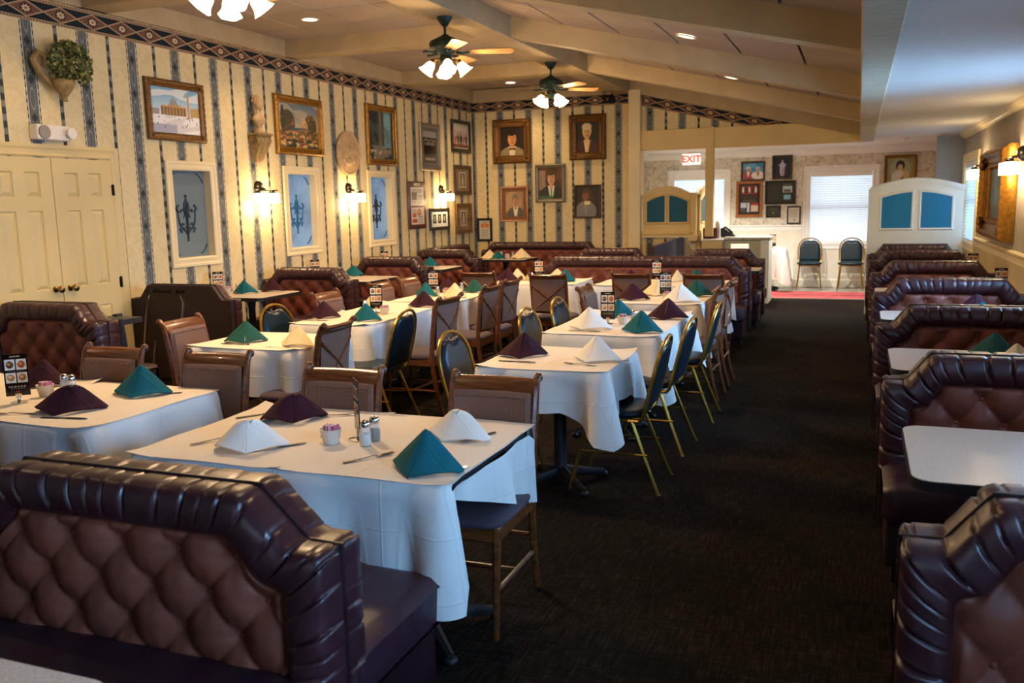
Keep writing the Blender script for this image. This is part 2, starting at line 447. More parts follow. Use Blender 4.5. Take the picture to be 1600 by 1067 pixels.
def floor_tile():
    m = mat('grey_entry_tile', hexc('8b8578'), .35); g = G(m); v, x, y, z = g.xyz()
    fx = g.m_('FRACT', g.m_('DIVIDE', x, .31)); fy = g.m_('FRACT', g.m_('DIVIDE', y, .31))
    gr = g.m_('MAXIMUM', g.m_('LESS_THAN', fx, .03), g.m_('LESS_THAN', fy, .03))
    g.color(g.mix(gr, g.ramp(g.noise(v, 4, 4), [(.3, hexc('6f6a5f')), (.7, hexc('a8a294'))]), hexc('4c4840'))); return m
M['floor_tile'] = floor_tile()
def redmat():
    m = mat('red_woven_runner', hexc('a23c40'), .9); g = G(m); v, x, y, z = g.xyz()
    ln = g.m_('LESS_THAN', g.m_('ABSOLUTE', g.m_('SUBTRACT', y, 15.6)), .05)
    f = g.m_('MULTIPLY', ln, g.smooth(g.noise(v, 9, 3), .45, .5))
    e = g.m_('GREATER_THAN', g.m_('ABSOLUTE', g.m_('SUBTRACT', y, 15.65)), .5)
    g.color(g.mix(e, g.mix(f, g.ramp(g.noise(v, 6, 3), [(.3, hexc('93343a')), (.7, hexc('b84a4c'))]), hexc('4a1820')), hexc('c08f88'))); return m
M['runner'] = redmat()

def struct(name, mb, m, parent=None, smooth=False):
    o = part(name, mb, m, parent, smooth=smooth)
    if parent is None: o['kind'] = 'structure'
    return o
def uvmesh(name, quads, m, parent=None):
    """quads: list of (4 points, 4 uv pairs)"""
    me = bpy.data.meshes.new(name); vs = []; fs = []; uvs = []
    for q, t in quads:
        fs.append(tuple(range(len(vs), len(vs)+4))); vs += q; uvs += t
    me.from_pydata(vs, [], fs); me.materials.append(m)
    l = me.uv_layers.new(name='UVMap')
    for i, t in enumerate(uvs): l.data[i].uv = t
    o = bpy.data.objects.new(name, me); COL.objects.link(o)
    if parent: o.parent = parent
    return o

# ---------------------------------------------------------------- floor
floor = struct('floor', MB().box(WX-.1, EX+.1, FY-.1, 15.1, -.1, 0), M['carpet'])
struct('floor_entry', MB().box(WX-.1, EX+.1, 15.1, VY+.1, -.1, 0), M['floor_tile'])
tag(part('floor_runner', MB().box(-2.2, .9, 15.12, 16.18, .001, .012, ch=.003), M['runner'], smooth=False), 'red woven runner on the entry floor along the carpet edge', 'rug')

# ---------------------------------------------------------------- walls
def wall_holes(u0, u1, z0, z1, holes, fixed, t, axis):
    """a wall slab with rectangular holes; axis x: the wall stands in the plane x=fixed and u is y"""
    us = sorted(set([u0, u1]+[h[0] for h in holes]+[h[1] for h in holes])); zs = sorted(set([z0, z1]+[h[2] for h in holes]+[h[3] for h in holes]))
    mb = MB()
    for a, b in zip(us[:-1], us[1:]):
        run = None
        for c, d in zip(zs[:-1], zs[1:]):
            mu, mz = (a+b)/2, (c+d)/2
            if any(h[0] < mu < h[1] and h[2] < mz < h[3] for h in holes):
                if run: emit(mb, a, b, run, fixed, t, axis); run = None
                continue
            run = [c, d] if run is None else [run[0], d]
        if run: emit(mb, a, b, run, fixed, t, axis)
    return mb
def emit(mb, a, b, r, fixed, t, axis):
    f0, f1 = min(fixed, fixed+t), max(fixed, fixed+t)
    if axis == 'x': mb.box(f0, f1, a, b, r[0], r[1])
    else: mb.box(a, b, f0, f1, r[0], r[1])
LW = [(6.97, 7.52, 1.17, 2.03), (8.86, 9.42, 1.17, 2.03), (10.76, 11.32, 1.17, 2.03)]      # small etched windows
wl = struct('wall_left', wall_holes(FY, BY, 0, 3.7, LW, WX, -.15, 'x'), M['paper_left'])
wb = MB().box(WX-.15, -3.36, BY, BY+.12, 0, 3.7).box(-3.36, -2.40, BY, BY+.12, 0, 1.03).prism([(-3.36, 2.70), (SX0, 2.70), (SX0, 2.80), (-3.36, 3.62)], BY, BY+.12)
wall_back = struct('wall_back', wb, M['paper_back'])
RWIN = [(12.2, 13.66, 1.02, 2.05), (6.3, 7.6, 1.02, 2.1), (2.5, 3.9, 1.02, 2.1), (-.35, 1.05, 1.02, 2.1)]
wall_right = struct('wall_right', wall_holes(FY, VY, 0, 2.6, RWIN, EX, .16, 'x'), M['right_paper'])
struct('wall_wainscot', wall_holes(FY, 13.93, 0, 1.0, [], EX-.012, .012, 'x'), M['wainscot'])
VWIN = [(-3.30, -2.36, .80, 2.06), (-.83, .21, .80, 2.06)]
wall_entry = struct('wall_entry', wall_holes(-3.86, EX+.1, 0, 2.6, VWIN, VY, .15, 'y'), M['marble_paper'])
vw = MB().box(-3.98, -3.86, BY+.12, VY+.1, 0, 2.6)
struct('wall_entry_left', vw, M['marble_paper'])
struct('trim_entry_casing', MB().box(-3.86, -3.83, 15.2, 15.32, 0, 2.16).box(-3.86, -3.83, 16.5, 16.62, 0, 2.16).box(-3.86, -3.83, 15.2, 16.62, 2.05, 2.16).box(-3.86, -3.845, 15.32, 16.5, 0, 2.05), M['white_trim'])
wp = MB().box(-3.86, -3.44, VY-.015, VY, 0, 1.05).box(-2.24, -.95, VY-.015, VY, 0, 1.05).box(.33, EX, VY-.015, VY, 0, 1.05).box(-.95, .33, VY-.015, VY, 0, .69).box(-3.44, -2.24, VY-.015, VY, 0, .69)
struct('wall_entry_panelling', wp, M['vest_wainscot'])
rb = wall_holes(WX-.15, EX+.15, 0, 3.7, [(-2.7, .3, .95, 2.25)], FY, -.15, 'y')
struct('wall_rear', rb, M['right_paper'])
M['grey_panel'] = noisy('pale_grey_wallpaper', hexc('9aa0a2'), .8, .06, 40)
struct('wall_stub', MB().box(.985, EX, 13.92, 14.02, 0, 2.43), M['grey_panel'])

# ---------------------------------------------------------------- friezes
def frieze():
    P = .333; q = []
    z0, z1 = 3.156, 3.34; x = WX+.004
    q.append(([(x, FY, z0), (x, BY, z0), (x, BY, z1), (x, FY, z1)], [(FY/P, 0), (BY/P, 0), (BY/P, 1), (FY/P, 1)]))
    o = uvmesh('frieze', q, M['frieze'], wl)
    y = BY-.004
    q = [([(WX, y, z0), (-3.45, y, z0), (-3.45, y, z1), (WX, y, z1)], [(0, 0), ((-3.45-WX)/P, 0), ((-3.45-WX)/P, 1), (0, 1)])]
    sl = -.239; zt = 3.306; xe = -.85
    def zz(xx, o_): return zt+sl*(xx+3.299)+o_
    q.append(([(-3.36, y, zz(-3.36, -.187)), (-1.62, y, zz(-1.62, -.187)), (-1.62, y, zz(-1.62, 0)), (-3.36, y, zz(-3.36, 0))], [(0, 0), (1.74/P, 0), (1.74/P, 1), (0, 1)]))
    q.append(([(-1.62, y, zz(-1.62, -.187)), (xe, y, zz(xe, -.187)), (xe, y, zz(xe, 0)), (-1.62, y, zz(-1.62, 0))], [(1.74/P, 0), ((xe+3.36)/P, 0), ((xe+3.36)/P, 1), (1.74/P, 1)]))
    uvmesh('frieze', q, M['frieze'], wall_back)
frieze()

# ---------------------------------------------------------------- ceiling
ceil = struct('ceiling', MB().box(WX-.15, RX0+.05, FY, BY+.12, ZC+.02, ZC+.12)
              .prism([(RX1-.4, ZC+.02), (RX1, slope_z(RX1)+.02), (SX0+.1, slope_z(SX0+.1)+.02), (SX0+.1, slope_z(SX0)+.12), (RX1, slope_z(RX1)+.14), (RX1-.4, ZC+.14)], FY, BY+.12), M['ceil_back'])
struct('ceiling_aisle', MB().box(SX1-.05, EX+.1, FY, 14.4, ZA, ZA+.1), M['white_ceil'])
struct('ceiling_entry', MB().box(-4.0, EX+.1, 14.37, VY+.1, 2.49, 2.59), M['white_ceil'])
rng = random.Random(3)
# acoustic tiles, each its own panel
BEAMS_Y = [.35, 3.2, 6.06, 8.95, 11.78]
def tile_mesh(w, d): return MB().box(-w/2, w/2, -d/2, d/2, 0, .016, ch=.004)
TW = .607
x = WX+.01
k = 0
for i in range(4):
    for j in range(17):
        y = 3.55+j*.640
        cx, cyy = WX+.31+i*.615, y
        o = part('ceiling_tile', lambda: tile_mesh(TW-.009, .629), M['tile'], ceil, key='tile_flat', smooth=False)
        o.location = (cx, cyy, ZC-.002+rng.uniform(-.002, .002)); o.rotation_euler = (rng.uniform(-.003, .003), rng.uniform(-.003, .003), 0)
sa = math.atan(-.239)
for i in range(6):
    for j in range(17):
        y = 3.37+j*.652
        L = .600
        xc = -3.16+i*.5895
        o = part('ceiling_tile', lambda: tile_mesh(L-.016, .640), M['tile'], ceil, key='tile_slope', smooth=False)
        o.location = (xc, y, slope_z(xc)-.003+rng.uniform(-.002, .002)); o.rotation_euler = (rng.uniform(-.003, .003), -sa, 0)
# beams
def beam_box(x0, x1, y0, y1, z0, z1): return MB().box(x0, x1, y0, y1, z0, z1, ch=.006)
for y in BEAMS_Y:
    part('ceiling_beam', beam_box(WX, RX0+.02, y-.05, y+.24, 3.343, 3.53), M['ceil_beam'], ceil, smooth=False)
    mb = MB().prism([(RX1-.02, 3.365), (SX0+.02, 2.545), (SX0+.02, slope_z(SX0)+.03), (RX1-.02, slope_z(RX1)+.03)], y+.08, y+.34)
    part('ceiling_beam', mb, M['ceil_beam'], ceil, smooth=False)
    # boards let in along the underside
    d_ = Vector((1, 0, -.2391)).normalized()
    mb = MB().prism([(RX1-.01, 3.355), (SX0+.01, 2.537), (SX0+.01, 2.55), (RX1-.01, 3.37)], y+.10, y+.32)
    part('beam_board', mb, M['ceil_beam'], ceil, smooth=False)
part('ridge_beam', beam_box(RX0, RX1, FY, BY+.1, 3.34, 3.62), M['ceil_beam'], ceil, smooth=False)
part('wall_beam', beam_box(WX, WX+.05, FY, BY, 3.343, 3.53), M['ceil_beam'], ceil, smooth=False)
part('wall_beam', beam_box(WX, RX0+.02, BY-.06, BY, 3.325, 3.53), M['ceil_beam'], ceil, smooth=False)
part('wall_beam', MB().prism([(RX1-.02, 3.33), (SX0, 2.50), (SX0, slope_z(SX0)+.03), (RX1-.02, slope_z(RX1)+.03)], BY-.10, BY-.005), M['ceil_beam'], ceil, smooth=False)
part('soffit_beam', MB().box(SX0, SX1, FY, 14.37, 2.415, 2.85, ch=.008), M['plaster'], ceil, smooth=False)
# mouldings
def molding(prof, a0, a1, axis, name, m, parent=None):
    o = part(name, MB().prism(prof, a0, a1, axis), m, parent, smooth=False)
    if parent is None: o['kind'] = 'structure'
    return o
molding([(EX, 2.375), (EX-.012, 2.375), (EX-.018, 2.39), (EX-.045, 2.40), (EX-.07, 2.43), (EX-.078, 2.45), (EX, 2.45)], FY, 13.92, 'y', 'trim_crown', M['trim'])
molding([(VY, 2.37), (VY-.012, 2.37), (VY-.03, 2.40), (VY-.075, 2.45), (VY-.085, 2.49), (VY, 2.49)], -3.86, EX, 'x', 'trim_crown_entry', M['white_trim'])
molding([(-3.86, 2.37), (-3.848, 2.37), (-3.83, 2.40), (-3.785, 2.45), (-3.775, 2.49), (-3.86, 2.49)], BY+.12, VY, 'y', 'trim_crown_entry_left', M['white_trim'])
molding([(EX, 1.0), (EX-.014, 1.0), (EX-.022, 1.015), (EX-.016, 1.03), (EX-.016, 1.065), (EX-.03, 1.08), (EX-.04, 1.105), (EX-.03, 1.12), (EX, 1.12)], FY, 12.05, 'y', 'trim_chair_rail', M['trim'])
for a, b in ((-2.24, -.95), (.33, .98)):
    molding([(VY, 1.02), (VY-.016, 1.02), (VY-.022, 1.05), (VY-.02, 1.09), (VY-.035, 1.11), (VY-.03, 1.125), (VY, 1.125)], a, b, 'x', 'trim_chair_rail_entry', M['white_trim'])
    
molding([(VY-.015, 0), (VY-.033, 0), (VY-.033, .12), (VY-.025, .14), (VY-.015, .14)], -3.86, EX, 'x', 'baseboard_entry', M['vest_wainscot'])
molding([(EX-.012, 0), (EX-.03, 0), (EX-.03, .12), (EX-.012, .14)], FY, 13.92, 'y', 'baseboard_right', M['trim'])
molding([(WX, 0), (WX+.018, 0), (WX+.018, .10), (WX+.01, .12), (WX, .12)], 6.30, BY, 'y', 'baseboard_left', M['trim'])
molding([(BY, 0), (BY-.018, 0), (BY-.018, .10), (BY, .12)], WX, -2.4, 'x', 'baseboard_back', M['trim'])
# header over the entry and its posts
hd = struct('trim_header', MB().box(-3.30, SX0+.005, BY-.05, BY+.14, 2.411, 2.722, ch=.004), M['trim_yellow'])
struct('trim_pillar', MB().box(-3.46, -3.27, BY-.12, BY+.14, 0, 3.36, ch=.006), M['trim'])
part('post_core', MB().box(-2.25, -2.125, BY-.07, BY+.06, 1.05, 2.735, ch=.004), M['trim_yellow'], hd, smooth=False)

# ---------------------------------------------------------------- closet double door, left wall
def raised(mb, u0, u1, z0, z1, x):
    """a raised panel in a door that faces +x: recessed frame and bevelled field"""
    a = .026
    vs = [(x, u0, z0), (x, u1, z0), (x, u1, z1), (x, u0, z1), (x-.012, u0+.008, z0+.008), (x-.012, u1-.008, z0+.008), (x-.012, u1-.008, z1-.008), (x-.012, u0+.008, z1-.008),
          (x+.001, u0+a+.012, z0+a+.012), (x+.001, u1-a-.012, z0+a+.012), (x+.001, u1-a-.012, z1-a-.012), (x+.001, u0+a+.012, z1-a-.012)]
    fs = [(0, 1, 5, 4), (1, 2, 6, 5), (2, 3, 7, 6), (3, 0, 4, 7), (4, 5, 9, 8), (5, 6, 10, 9), (6, 7, 11, 10), (7, 4, 8, 11), (8, 9, 10, 11)]
    mb.add(vs, fs)
def door_leaf(y0, y1, knob_side, lab):
    x = WX+.045; w = y1-y0
    cols = [(y0+.12, y0+w/2-.055), (y0+w/2+.055, y1-.12)]
    rows = [(.22, .84), (1.02, 1.66), (1.77, 1.97)]
    holes = [(a, b, c, d) for a, b in cols for c, d in rows]
    mb = wall_holes(y0, y1, .01, 2.085, holes, x, -.035, 'x')
    d = struct('door_1' if knob_side > 0 else 'door_2', mb, M['door'])
    for a, b, c, e in holes:
        p = MB(); raised(p, a, b, c, e, x); part('door_panel', p, M['door'], d, smooth=False)
    ky = y1-.07 if knob_side > 0 else y0+.07
    k = MB().lathe([(.0, 0), (.026, 0), (.026, .006), (.010, .012), (.010, .035), (.024, .045), (.031, .060), (.028, .074), (.012, .082), (0, .083)], 16, M=Matrix.Translation((x, ky, 1.02)) @ Matrix.Rotation(PI/2, 4, 'Y'))
    part('door_knob', k, M['brass'], d)
    hy = y0-.002 if knob_side > 0 else y1+.002
    for hz in (.28, 1.02, 1.83):
        part('hinge', MB().box(x-.006, x+.008, hy-.014, hy+.014, hz-.045, hz+.045).tube([(x+.008, hy, hz-.05), (x+.008, hy, hz+.05)], .006, 6), M['black_metal'], d, smooth=False)
door_leaf(4.92, 5.545, 1, '')
door_leaf(5.552, 6.175, -1, '')
dt = MB()
def frame3(mb, y0, y1, z0, z1, w, x, t):
    pr = [(0, .0), (0, .012), (.012, .02), (.03, .016), (.055, .018), (.075, .026), (w, .026), (w, 0)]
    P = []
    for o_, h in pr:
        P.append([(x+h, y0-o_, z0), (x+h, y0-o_, z1+o_), (x+h, y1+o_, z1+o_), (x+h, y1+o_, z0)])
    n = len(P); vs = [p for r in P for p in r]; fs = []
    for i in range(n-1):
        for j in range(3): fs.append((i*4+j, i*4+j+1, (i+1)*4+j+1, (i+1)*4+j))
    mb.add(vs, fs)
frame3(dt, 4.90, 6.195, 0, 2.095, .10, WX, .02)
struct('trim_door_casing', dt, M['door'])

# ---------------------------------------------------------------- etched windows of the left wall
def frosted():
    m = mat('etched_glass', hexc('5f7f98'), .35, spec=.5); g = G(m)
    v, x, y, z = g.xyz()
    n = g.noise(v, 3, 3)
    c = g.mix(g.smooth(n, .3, .7), hexc('52697c'), hexc('7e9cb4'))
    g.color(c); g.set(g.b.inputs['Emission Color'], g.mix(.5, hexc('5b7ea0'), hexc('7fa6cc'))); g.b.inputs['Emission Strength'].default_value = .28
    return m
M['frost'] = frosted()
M['frost_grey'] = mat('grey_mirrored_glass', hexc('748488'), .15, spec=.9)
M['etch'] = mat('etched_ornament', hexc('1c3038'), .5)
M['etch_blue'] = mat('pale_blue_etching', hexc('2f6f9c'), .5)
def scroll_path(cx, cz, r0, r1, a0, a1, n=16):
    return [(cx+(r0+(r1-r0)*i/(n-1))*math.cos(a0+(a1-a0)*i/(n-1)), cz+(r0+(r1-r0)*i/(n-1))*math.sin(a0+(a1-a0)*i/(n-1))) for i in range(n)]
def ornament(x, yc, zc, s=1.0):
    mb = MB()
    def st(P, r):
        rr = [r*(.35+.65*math.sin(PI*(i+.7)/(len(P)+.4))) for i in range(len(P))]
        mb.tube([(x, yc+a*s, zc+b*s) for a, b in P], [q*s for q in rr], 6)
    for sg in (-1, 1):
        st([(sg*a, b) for a, b in scroll_path(.055, .03, .006, .045, 0, 4.4)], .010)
        st([(sg*a, b) for a, b in scroll_path(.045, -.07, .005, .035, PI, -3.0)], .009)
        st([(sg*a, b) for a, b in ((.0, -.16), (.02, -.12), (.05, -.10), (.085, -.06), (.095, -.01), (.10, .03))], .008)
        st([(sg*a, b) for a, b in ((.0, .03), (.025, .06), (.02, .10), (.0, .13))], .010)
        st([(sg*a, b) for a, b in ((.09, .03), (.115, .06), (.09, .09))], .012)
        st([(sg*a, b) for a, b in ((.06, -.08), (.085, -.10), (.07, -.13))], .010)
    st([(0, .15), (0, .06), (0, -.04), (0, -.12), (0, -.18)], .012)
    mb.ball((x, yc, zc+.16*s), .012*s); mb.ball((x, yc, zc-.19*s), .010*s)
    return mb
for i, (y0, y1, z0, z1) in enumerate(LW):
    w = struct('window_%d' % (i+1), MB().box(WX-.082, WX-.075, y0+.0, y1, z0, z1), M['frost'] if i else M['frost_grey'])
    mb = MB(); a = .10
    pr = [(-.004, -.078), (-.004, .012), (.012, .020), (.05, .016), (.062, .022), (.085, .022), (.09, .012), (.09, 0)]
    P = [[(WX+h, y0-o_, z0-o_), (WX+h, y1+o_, z0-o_), (WX+h, y1+o_, z1+o_), (WX+h, y0-o_, z1+o_)] for o_, h in pr]
    vs = [p for r in P for p in r]; fs = [(q*4+j, q*4+(j+1) % 4, (q+1)*4+(j+1) % 4, (q+1)*4+j) for q in range(len(P)-1) for j in range(4)]
    mb.add(vs, fs)
    part('window_frame', mb, M['trim'], w, smooth=False)
    part('etched_ornament', ornament(WX-.071, (y0+y1)/2-.02, (z0+z1)/2-.02, 1.25), M['etch'] if i != 1 else M['etch_blue'], w)
    cm = MB()
    for sy, sz in ((0, 0), (1, 0), (0, 1), (1, 1)):
        yy = y0+.03 if sy == 0 else y1-.03; zz_ = z0+.03 if sz == 0 else z1-.03; dy = 1 if sy == 0 else -1; dz = 1 if sz == 0 else -1
        cm.tube([(WX-.072, yy, zz_+dz*.09), (WX-.072, yy+dy*.02, zz_+dz*.05), (WX-.072, yy+dy*.05, zz_+dz*.02), (WX-.072, yy+dy*.09, zz_)], .006, 5)
    part('corner_etching', cm, M['etch'], w)

# ---------------------------------------------------------------- big windows with blinds
M['slat'] = mat('white_blind_slat', hexc('f4f4f2'), .5)
def slat_mat():
    m = M['slat']; t = m.node_tree; b = t.nodes['Principled BSDF']; out = [n for n in t.nodes if n.type == 'OUTPUT_MATERIAL'][0]
    tr = t.nodes.new('ShaderNodeBsdfTranslucent'); tr.inputs[0].default_value = (.92, .95, 1, 1)
    mx = t.nodes.new('ShaderNodeMixShader'); mx.inputs[0].default_value = .5
    t.links.new(b.outputs[0], mx.inputs[1]); t.links.new(tr.outputs[0], mx.inputs[2]); t.links.new(mx.outputs[0], out.inputs[0])
slat_mat()
def big_window(num, u0, u1, z0, z1, place, cas=.105, trimm='white_trim', tilt=1.05):
    """built facing -y at y=0, u along x, then placed"""
    Mx = place
    w = bpy.data.objects.new('window_%d' % num, to_mesh('window_glass', MB().box(u0, u1, .10, .106, z0, z1), M['glass'], False)); COL.objects.link(w)
    w['kind'] = 'structure'; w.matrix_world = Mx
    mb = MB()
    pr = [(-.003, -.10), (-.003, .014), (.014, .022), (.07, .018), (.085, .026), (cas, .026), (cas, 0)]
    P = [[(u0-o_, -h, z0-o_), (u1+o_, -h, z0-o_), (u1+o_, -h, z1+o_), (u0-o_, -h, z1+o_)] for o_, h in pr]
    vs = [p for r in P for p in r]; fs = [(q*4+j, q*4+(j+1) % 4, (q+1)*4+(j+1) % 4, (q+1)*4+j) for q in range(len(P)-1) for j in range(4)]
    mb.add(vs, fs); part('window_frame', mb, M[trimm], w, smooth=False)
    part('window_sash', MB().box(u0, u1, .07, .10, (z0+z1)/2-.02, (z0+z1)/2+.02), M['white_trim'], w, smooth=False)
    part('blind_headrail', MB().box(u0+.01, u1-.01, .01, .06, z1-.075, z1-.002, ch=.004), M['white_trim'], w, smooth=False)
    part('blind_bottom_rail', MB().box(u0+.015, u1-.015, .02, .05, z0+.005, z0+.025, ch=.003), M['white_trim'], w, smooth=False)
    sl = MB(); n = int((z1-z0-.11)/.042)
    for i in range(n):
        zc = z0+.045+i*.042; c, s = math.cos(tilt)*.0235, math.sin(tilt)*.0235
        sl.add([(u0+.012, .035-c, zc-s), (u1-.012, .035-c, zc-s), (u1-.012, .035-.004, zc+.003), (u0+.012, .035-.004, zc+.003), (u1-.012, .035+c, zc+s), (u0+.012, .035+c, zc+s)], [(0, 1, 2, 3), (3, 2, 4, 5)])
    o = part('blind_slats', sl, M['slat'], w, smooth=False, fix=False); o['kind'] = 'stuff'
    cd = MB()
    for f in (.18, .5, .82): cd.tube([(u0+(u1-u0)*f, .006, z0+.02), (u0+(u1-u0)*f, .006, z1-.05)], .0018, 5)
    part('blind_cords', cd, M['white_trim'], w)
    return w
for i, (a, b, c, d) in enumerate(VWIN): big_window(4+i, a, b, c, d, Matrix.Translation((0, VY, 0)), cas=.115)
for i, (a, b, c, d) in enumerate(RWIN):
    big_window(6+i, -b, -a, c, d, Matrix.Translation((EX, 0, 0)) @ Matrix.Rotation(-PI/2, 4, 'Z'), trimm='trim', tilt=(.75 if i == 0 else .15))
rw = big_window(10, -.3, 2.7, .95, 2.25, Matrix.Translation((0, FY, 0)) @ Matrix.Rotation(PI, 4, 'Z'), trimm='trim', tilt=.2)
# ================================================================ booths
def outline(W, inset=0.0, ins_z=0.0, zs=.86, zh=.985, hx=.20):
    """left bottom -> up -> shoulder -> hump -> down; x, z pairs without the foot"""
    h = W/2; i = inset
    return [(-h+i, .42), (-h+i, zs-i*.95), (-h+.10+i*.75, zs-i*.78), (-h+hx+i*.45, zh-i), (h-hx-i*.45, zh-i), (h-.10-i*.75, zs-i*.78), (h-i, zs-i*.95), (h-i, .42)]
def resample(path_a, path_b, n):
    """matching samples along two polylines with rounded corners"""
    seg = [math.dist(path_a[k], path_a[k+1]) for k in range(len(path_a)-1)]
    tot = sum(seg); out = []
    for i in range(n):
        s = tot*i/(n-1); k = 0
        while k < len(seg)-1 and s > seg[k]: s -= seg[k]; k += 1
        t = min(1, s/seg[k])
        out.append([path_a[k][0]*(1-t)+path_a[k+1][0]*t, path_a[k][1]*(1-t)+path_a[k+1][1]*t, path_b[k][0]*(1-t)+path_b[k+1][0]*t, path_b[k][1]*(1-t)+path_b[k+1][1]*t, tot*i/(n-1)])
    a = np.array(out); ker = max(1, int(n*.013)); c = a.copy()
    for j in range(n):
        lo, hi = max(0, j-ker), min(n, j+ker+1); m_ = min(j-lo, hi-1-j); c[j, :4] = a[j-m_:j+m_+1, :4].mean(0)
    return c
def roll_mesh(W, T, ns, nt=11, bw=.125, pleat=.062, depth=.013, seed=1, zs=.86, zh=.985, hx=.20):
    A = outline(W, 0, 0, zs, zh, hx); B = outline(W, bw, 0, zs, zh, hx)
    P = resample(A, B, ns); rr = random.Random(seed); ph = [rr.uniform(-.3, .3) for _ in range(200)]
    wob = [rr.uniform(.5, 1.4) for _ in range(200)]
    def fn(u, v):
        i = min(ns-1, int(round(u*(ns-1)))); ax, az, bx, bz, s = P[i]
        j = int(round(v*(nt-1)))
        if j == 0: n_, y = .03, 0.0
        else:
            a = PI*(j-1)/(nt-2); n_ = .5*(1-math.cos(a)); y = -(T/2 + .052*math.sin(a)**.6) if 0 < j-1 < nt-2 else -(T/2-.02 if j == 1 else T/2-.005)
            if j == 1: n_ = -.01
        q = (s+.030*math.sin(PI*v)*math.sin(s*3))/pleat; k = int(q) % 200; f = q+ph[k]*.0
        fr = abs(((q+.30*math.sin(q*1.3+seed)) % 1)-.5)*2
        d = depth*wob[k]*max(0, 1-fr*4.2)**1.4*math.sin(PI*min(1, max(0, v*1.05)))**.5
        b2 = .0015*math.sin(q*2*PI*.5+v*5)
        x = ax*(1-n_)+bx*n_; z = az*(1-n_)+bz*n_
        cx = 0; L_ = math.hypot(bx-ax, bz-az) or 1; nx, nz = (bx-ax)/L_, (bz-az)/L_
        e = (1-n_)*(d+b2*.3)
        return (x+nx*e, y+(d+b2 if y < -.01 else 0)*(.3+.7*math.sin(PI*min(1, n_+.15))), z+nz*e)
    return MB().grid(fn, ns, nt)
def tuft_z(W, x, bw=.125, zs=.86, zh=.985, hx=.20):
    """top of the tufted field at x"""
    B = outline(W, bw-.012, 0, zs, zh, hx); pts = B[1:-1]
    for (a, b), (c, d) in zip(pts[:-1], pts[1:]):
        if a <= x <= c and c > a: return b+(d-b)*(x-a)/(c-a)
    return pts[0][1] if x < 0 else pts[-1][1]
def lattice(W, dx, dz, z_top=.845):
    P = []
    r = 0; z = z_top-.045
    while z > .47:
        n = int(W/dx)+2
        for i in range(-n, n+1):
            x = (i+(.5 if r % 2 else 0))*dx
            if abs(x) < W/2-.165 and z < tuft_z(W, x)-.035: P.append((x, z))
        r += 1; z -= dz
    return P
def tuft_mesh(W, T, nx, nz, dx=.150, dz=.110, H=.050, Z=(.86, .985, .20)):
    h = W/2-.113; zt0 = .80+Z[1]-.985
    def fn(u, v):
        x = -h+2*h*u; zt = tuft_z(W, x, .125, *Z); z = .44+(zt-.44)*v
        U = x/dx+(zt0-z)/(2*dz); V = (zt0-z)/(2*dz)-x/dx
        a, b = abs(math.sin(PI*U)), abs(math.sin(PI*V))
        f = (.42*max(a, b)**.75+.58*(a*b)**.5)
        e = min(1, (1-abs(2*u-1))*h/.03, (zt-z)/.03+.15, 1); 
        return (x, -(T/2-.012+H*f*max(.35, e)), z)
    return MB().grid(fn, nx, nz)
def core_mesh(W, T, zb=.13, Z=(.86, .985, .20)):
    O = outline(W, .006, 0, *Z); P = [(-W/2+.006, zb)]+[tuple(p) for p in O[1:-1]]+[(W/2-.006, zb)]
    return MB().prism(P[::-1], -T/2+.012, T/2-.012, 'y')
def seat_mesh(W, D, y0):
    hw = W/2-.012
    def fn(u, v):
        # rounded box cross-section (v around) swept over x (u)
        e = .035; x = -hw+2*hw*u; ends = min(1, (min(u, 1-u)*2*hw)/.035)
        k = math.sin(ends*PI/2) if ends < 1 else 1
        a = 2*PI*v; c, s_ = math.cos(a), math.sin(a)
        cy = math.copysign(abs(c)**.22, c); cz = math.copysign(abs(s_)**.25, s_)
        crown = .012*math.sin(PI*u)*max(0, s_)
        return (x, y0-D/2+(D/2-.03*(1-k))*cy*-1, .375+(.085*(.72+.28*k))*cz+crown)
    return MB().grid(fn, 40, 28, cv=True).box(-hw+.01, hw-.01, y0-D+.04, y0-.02, .32, .43)
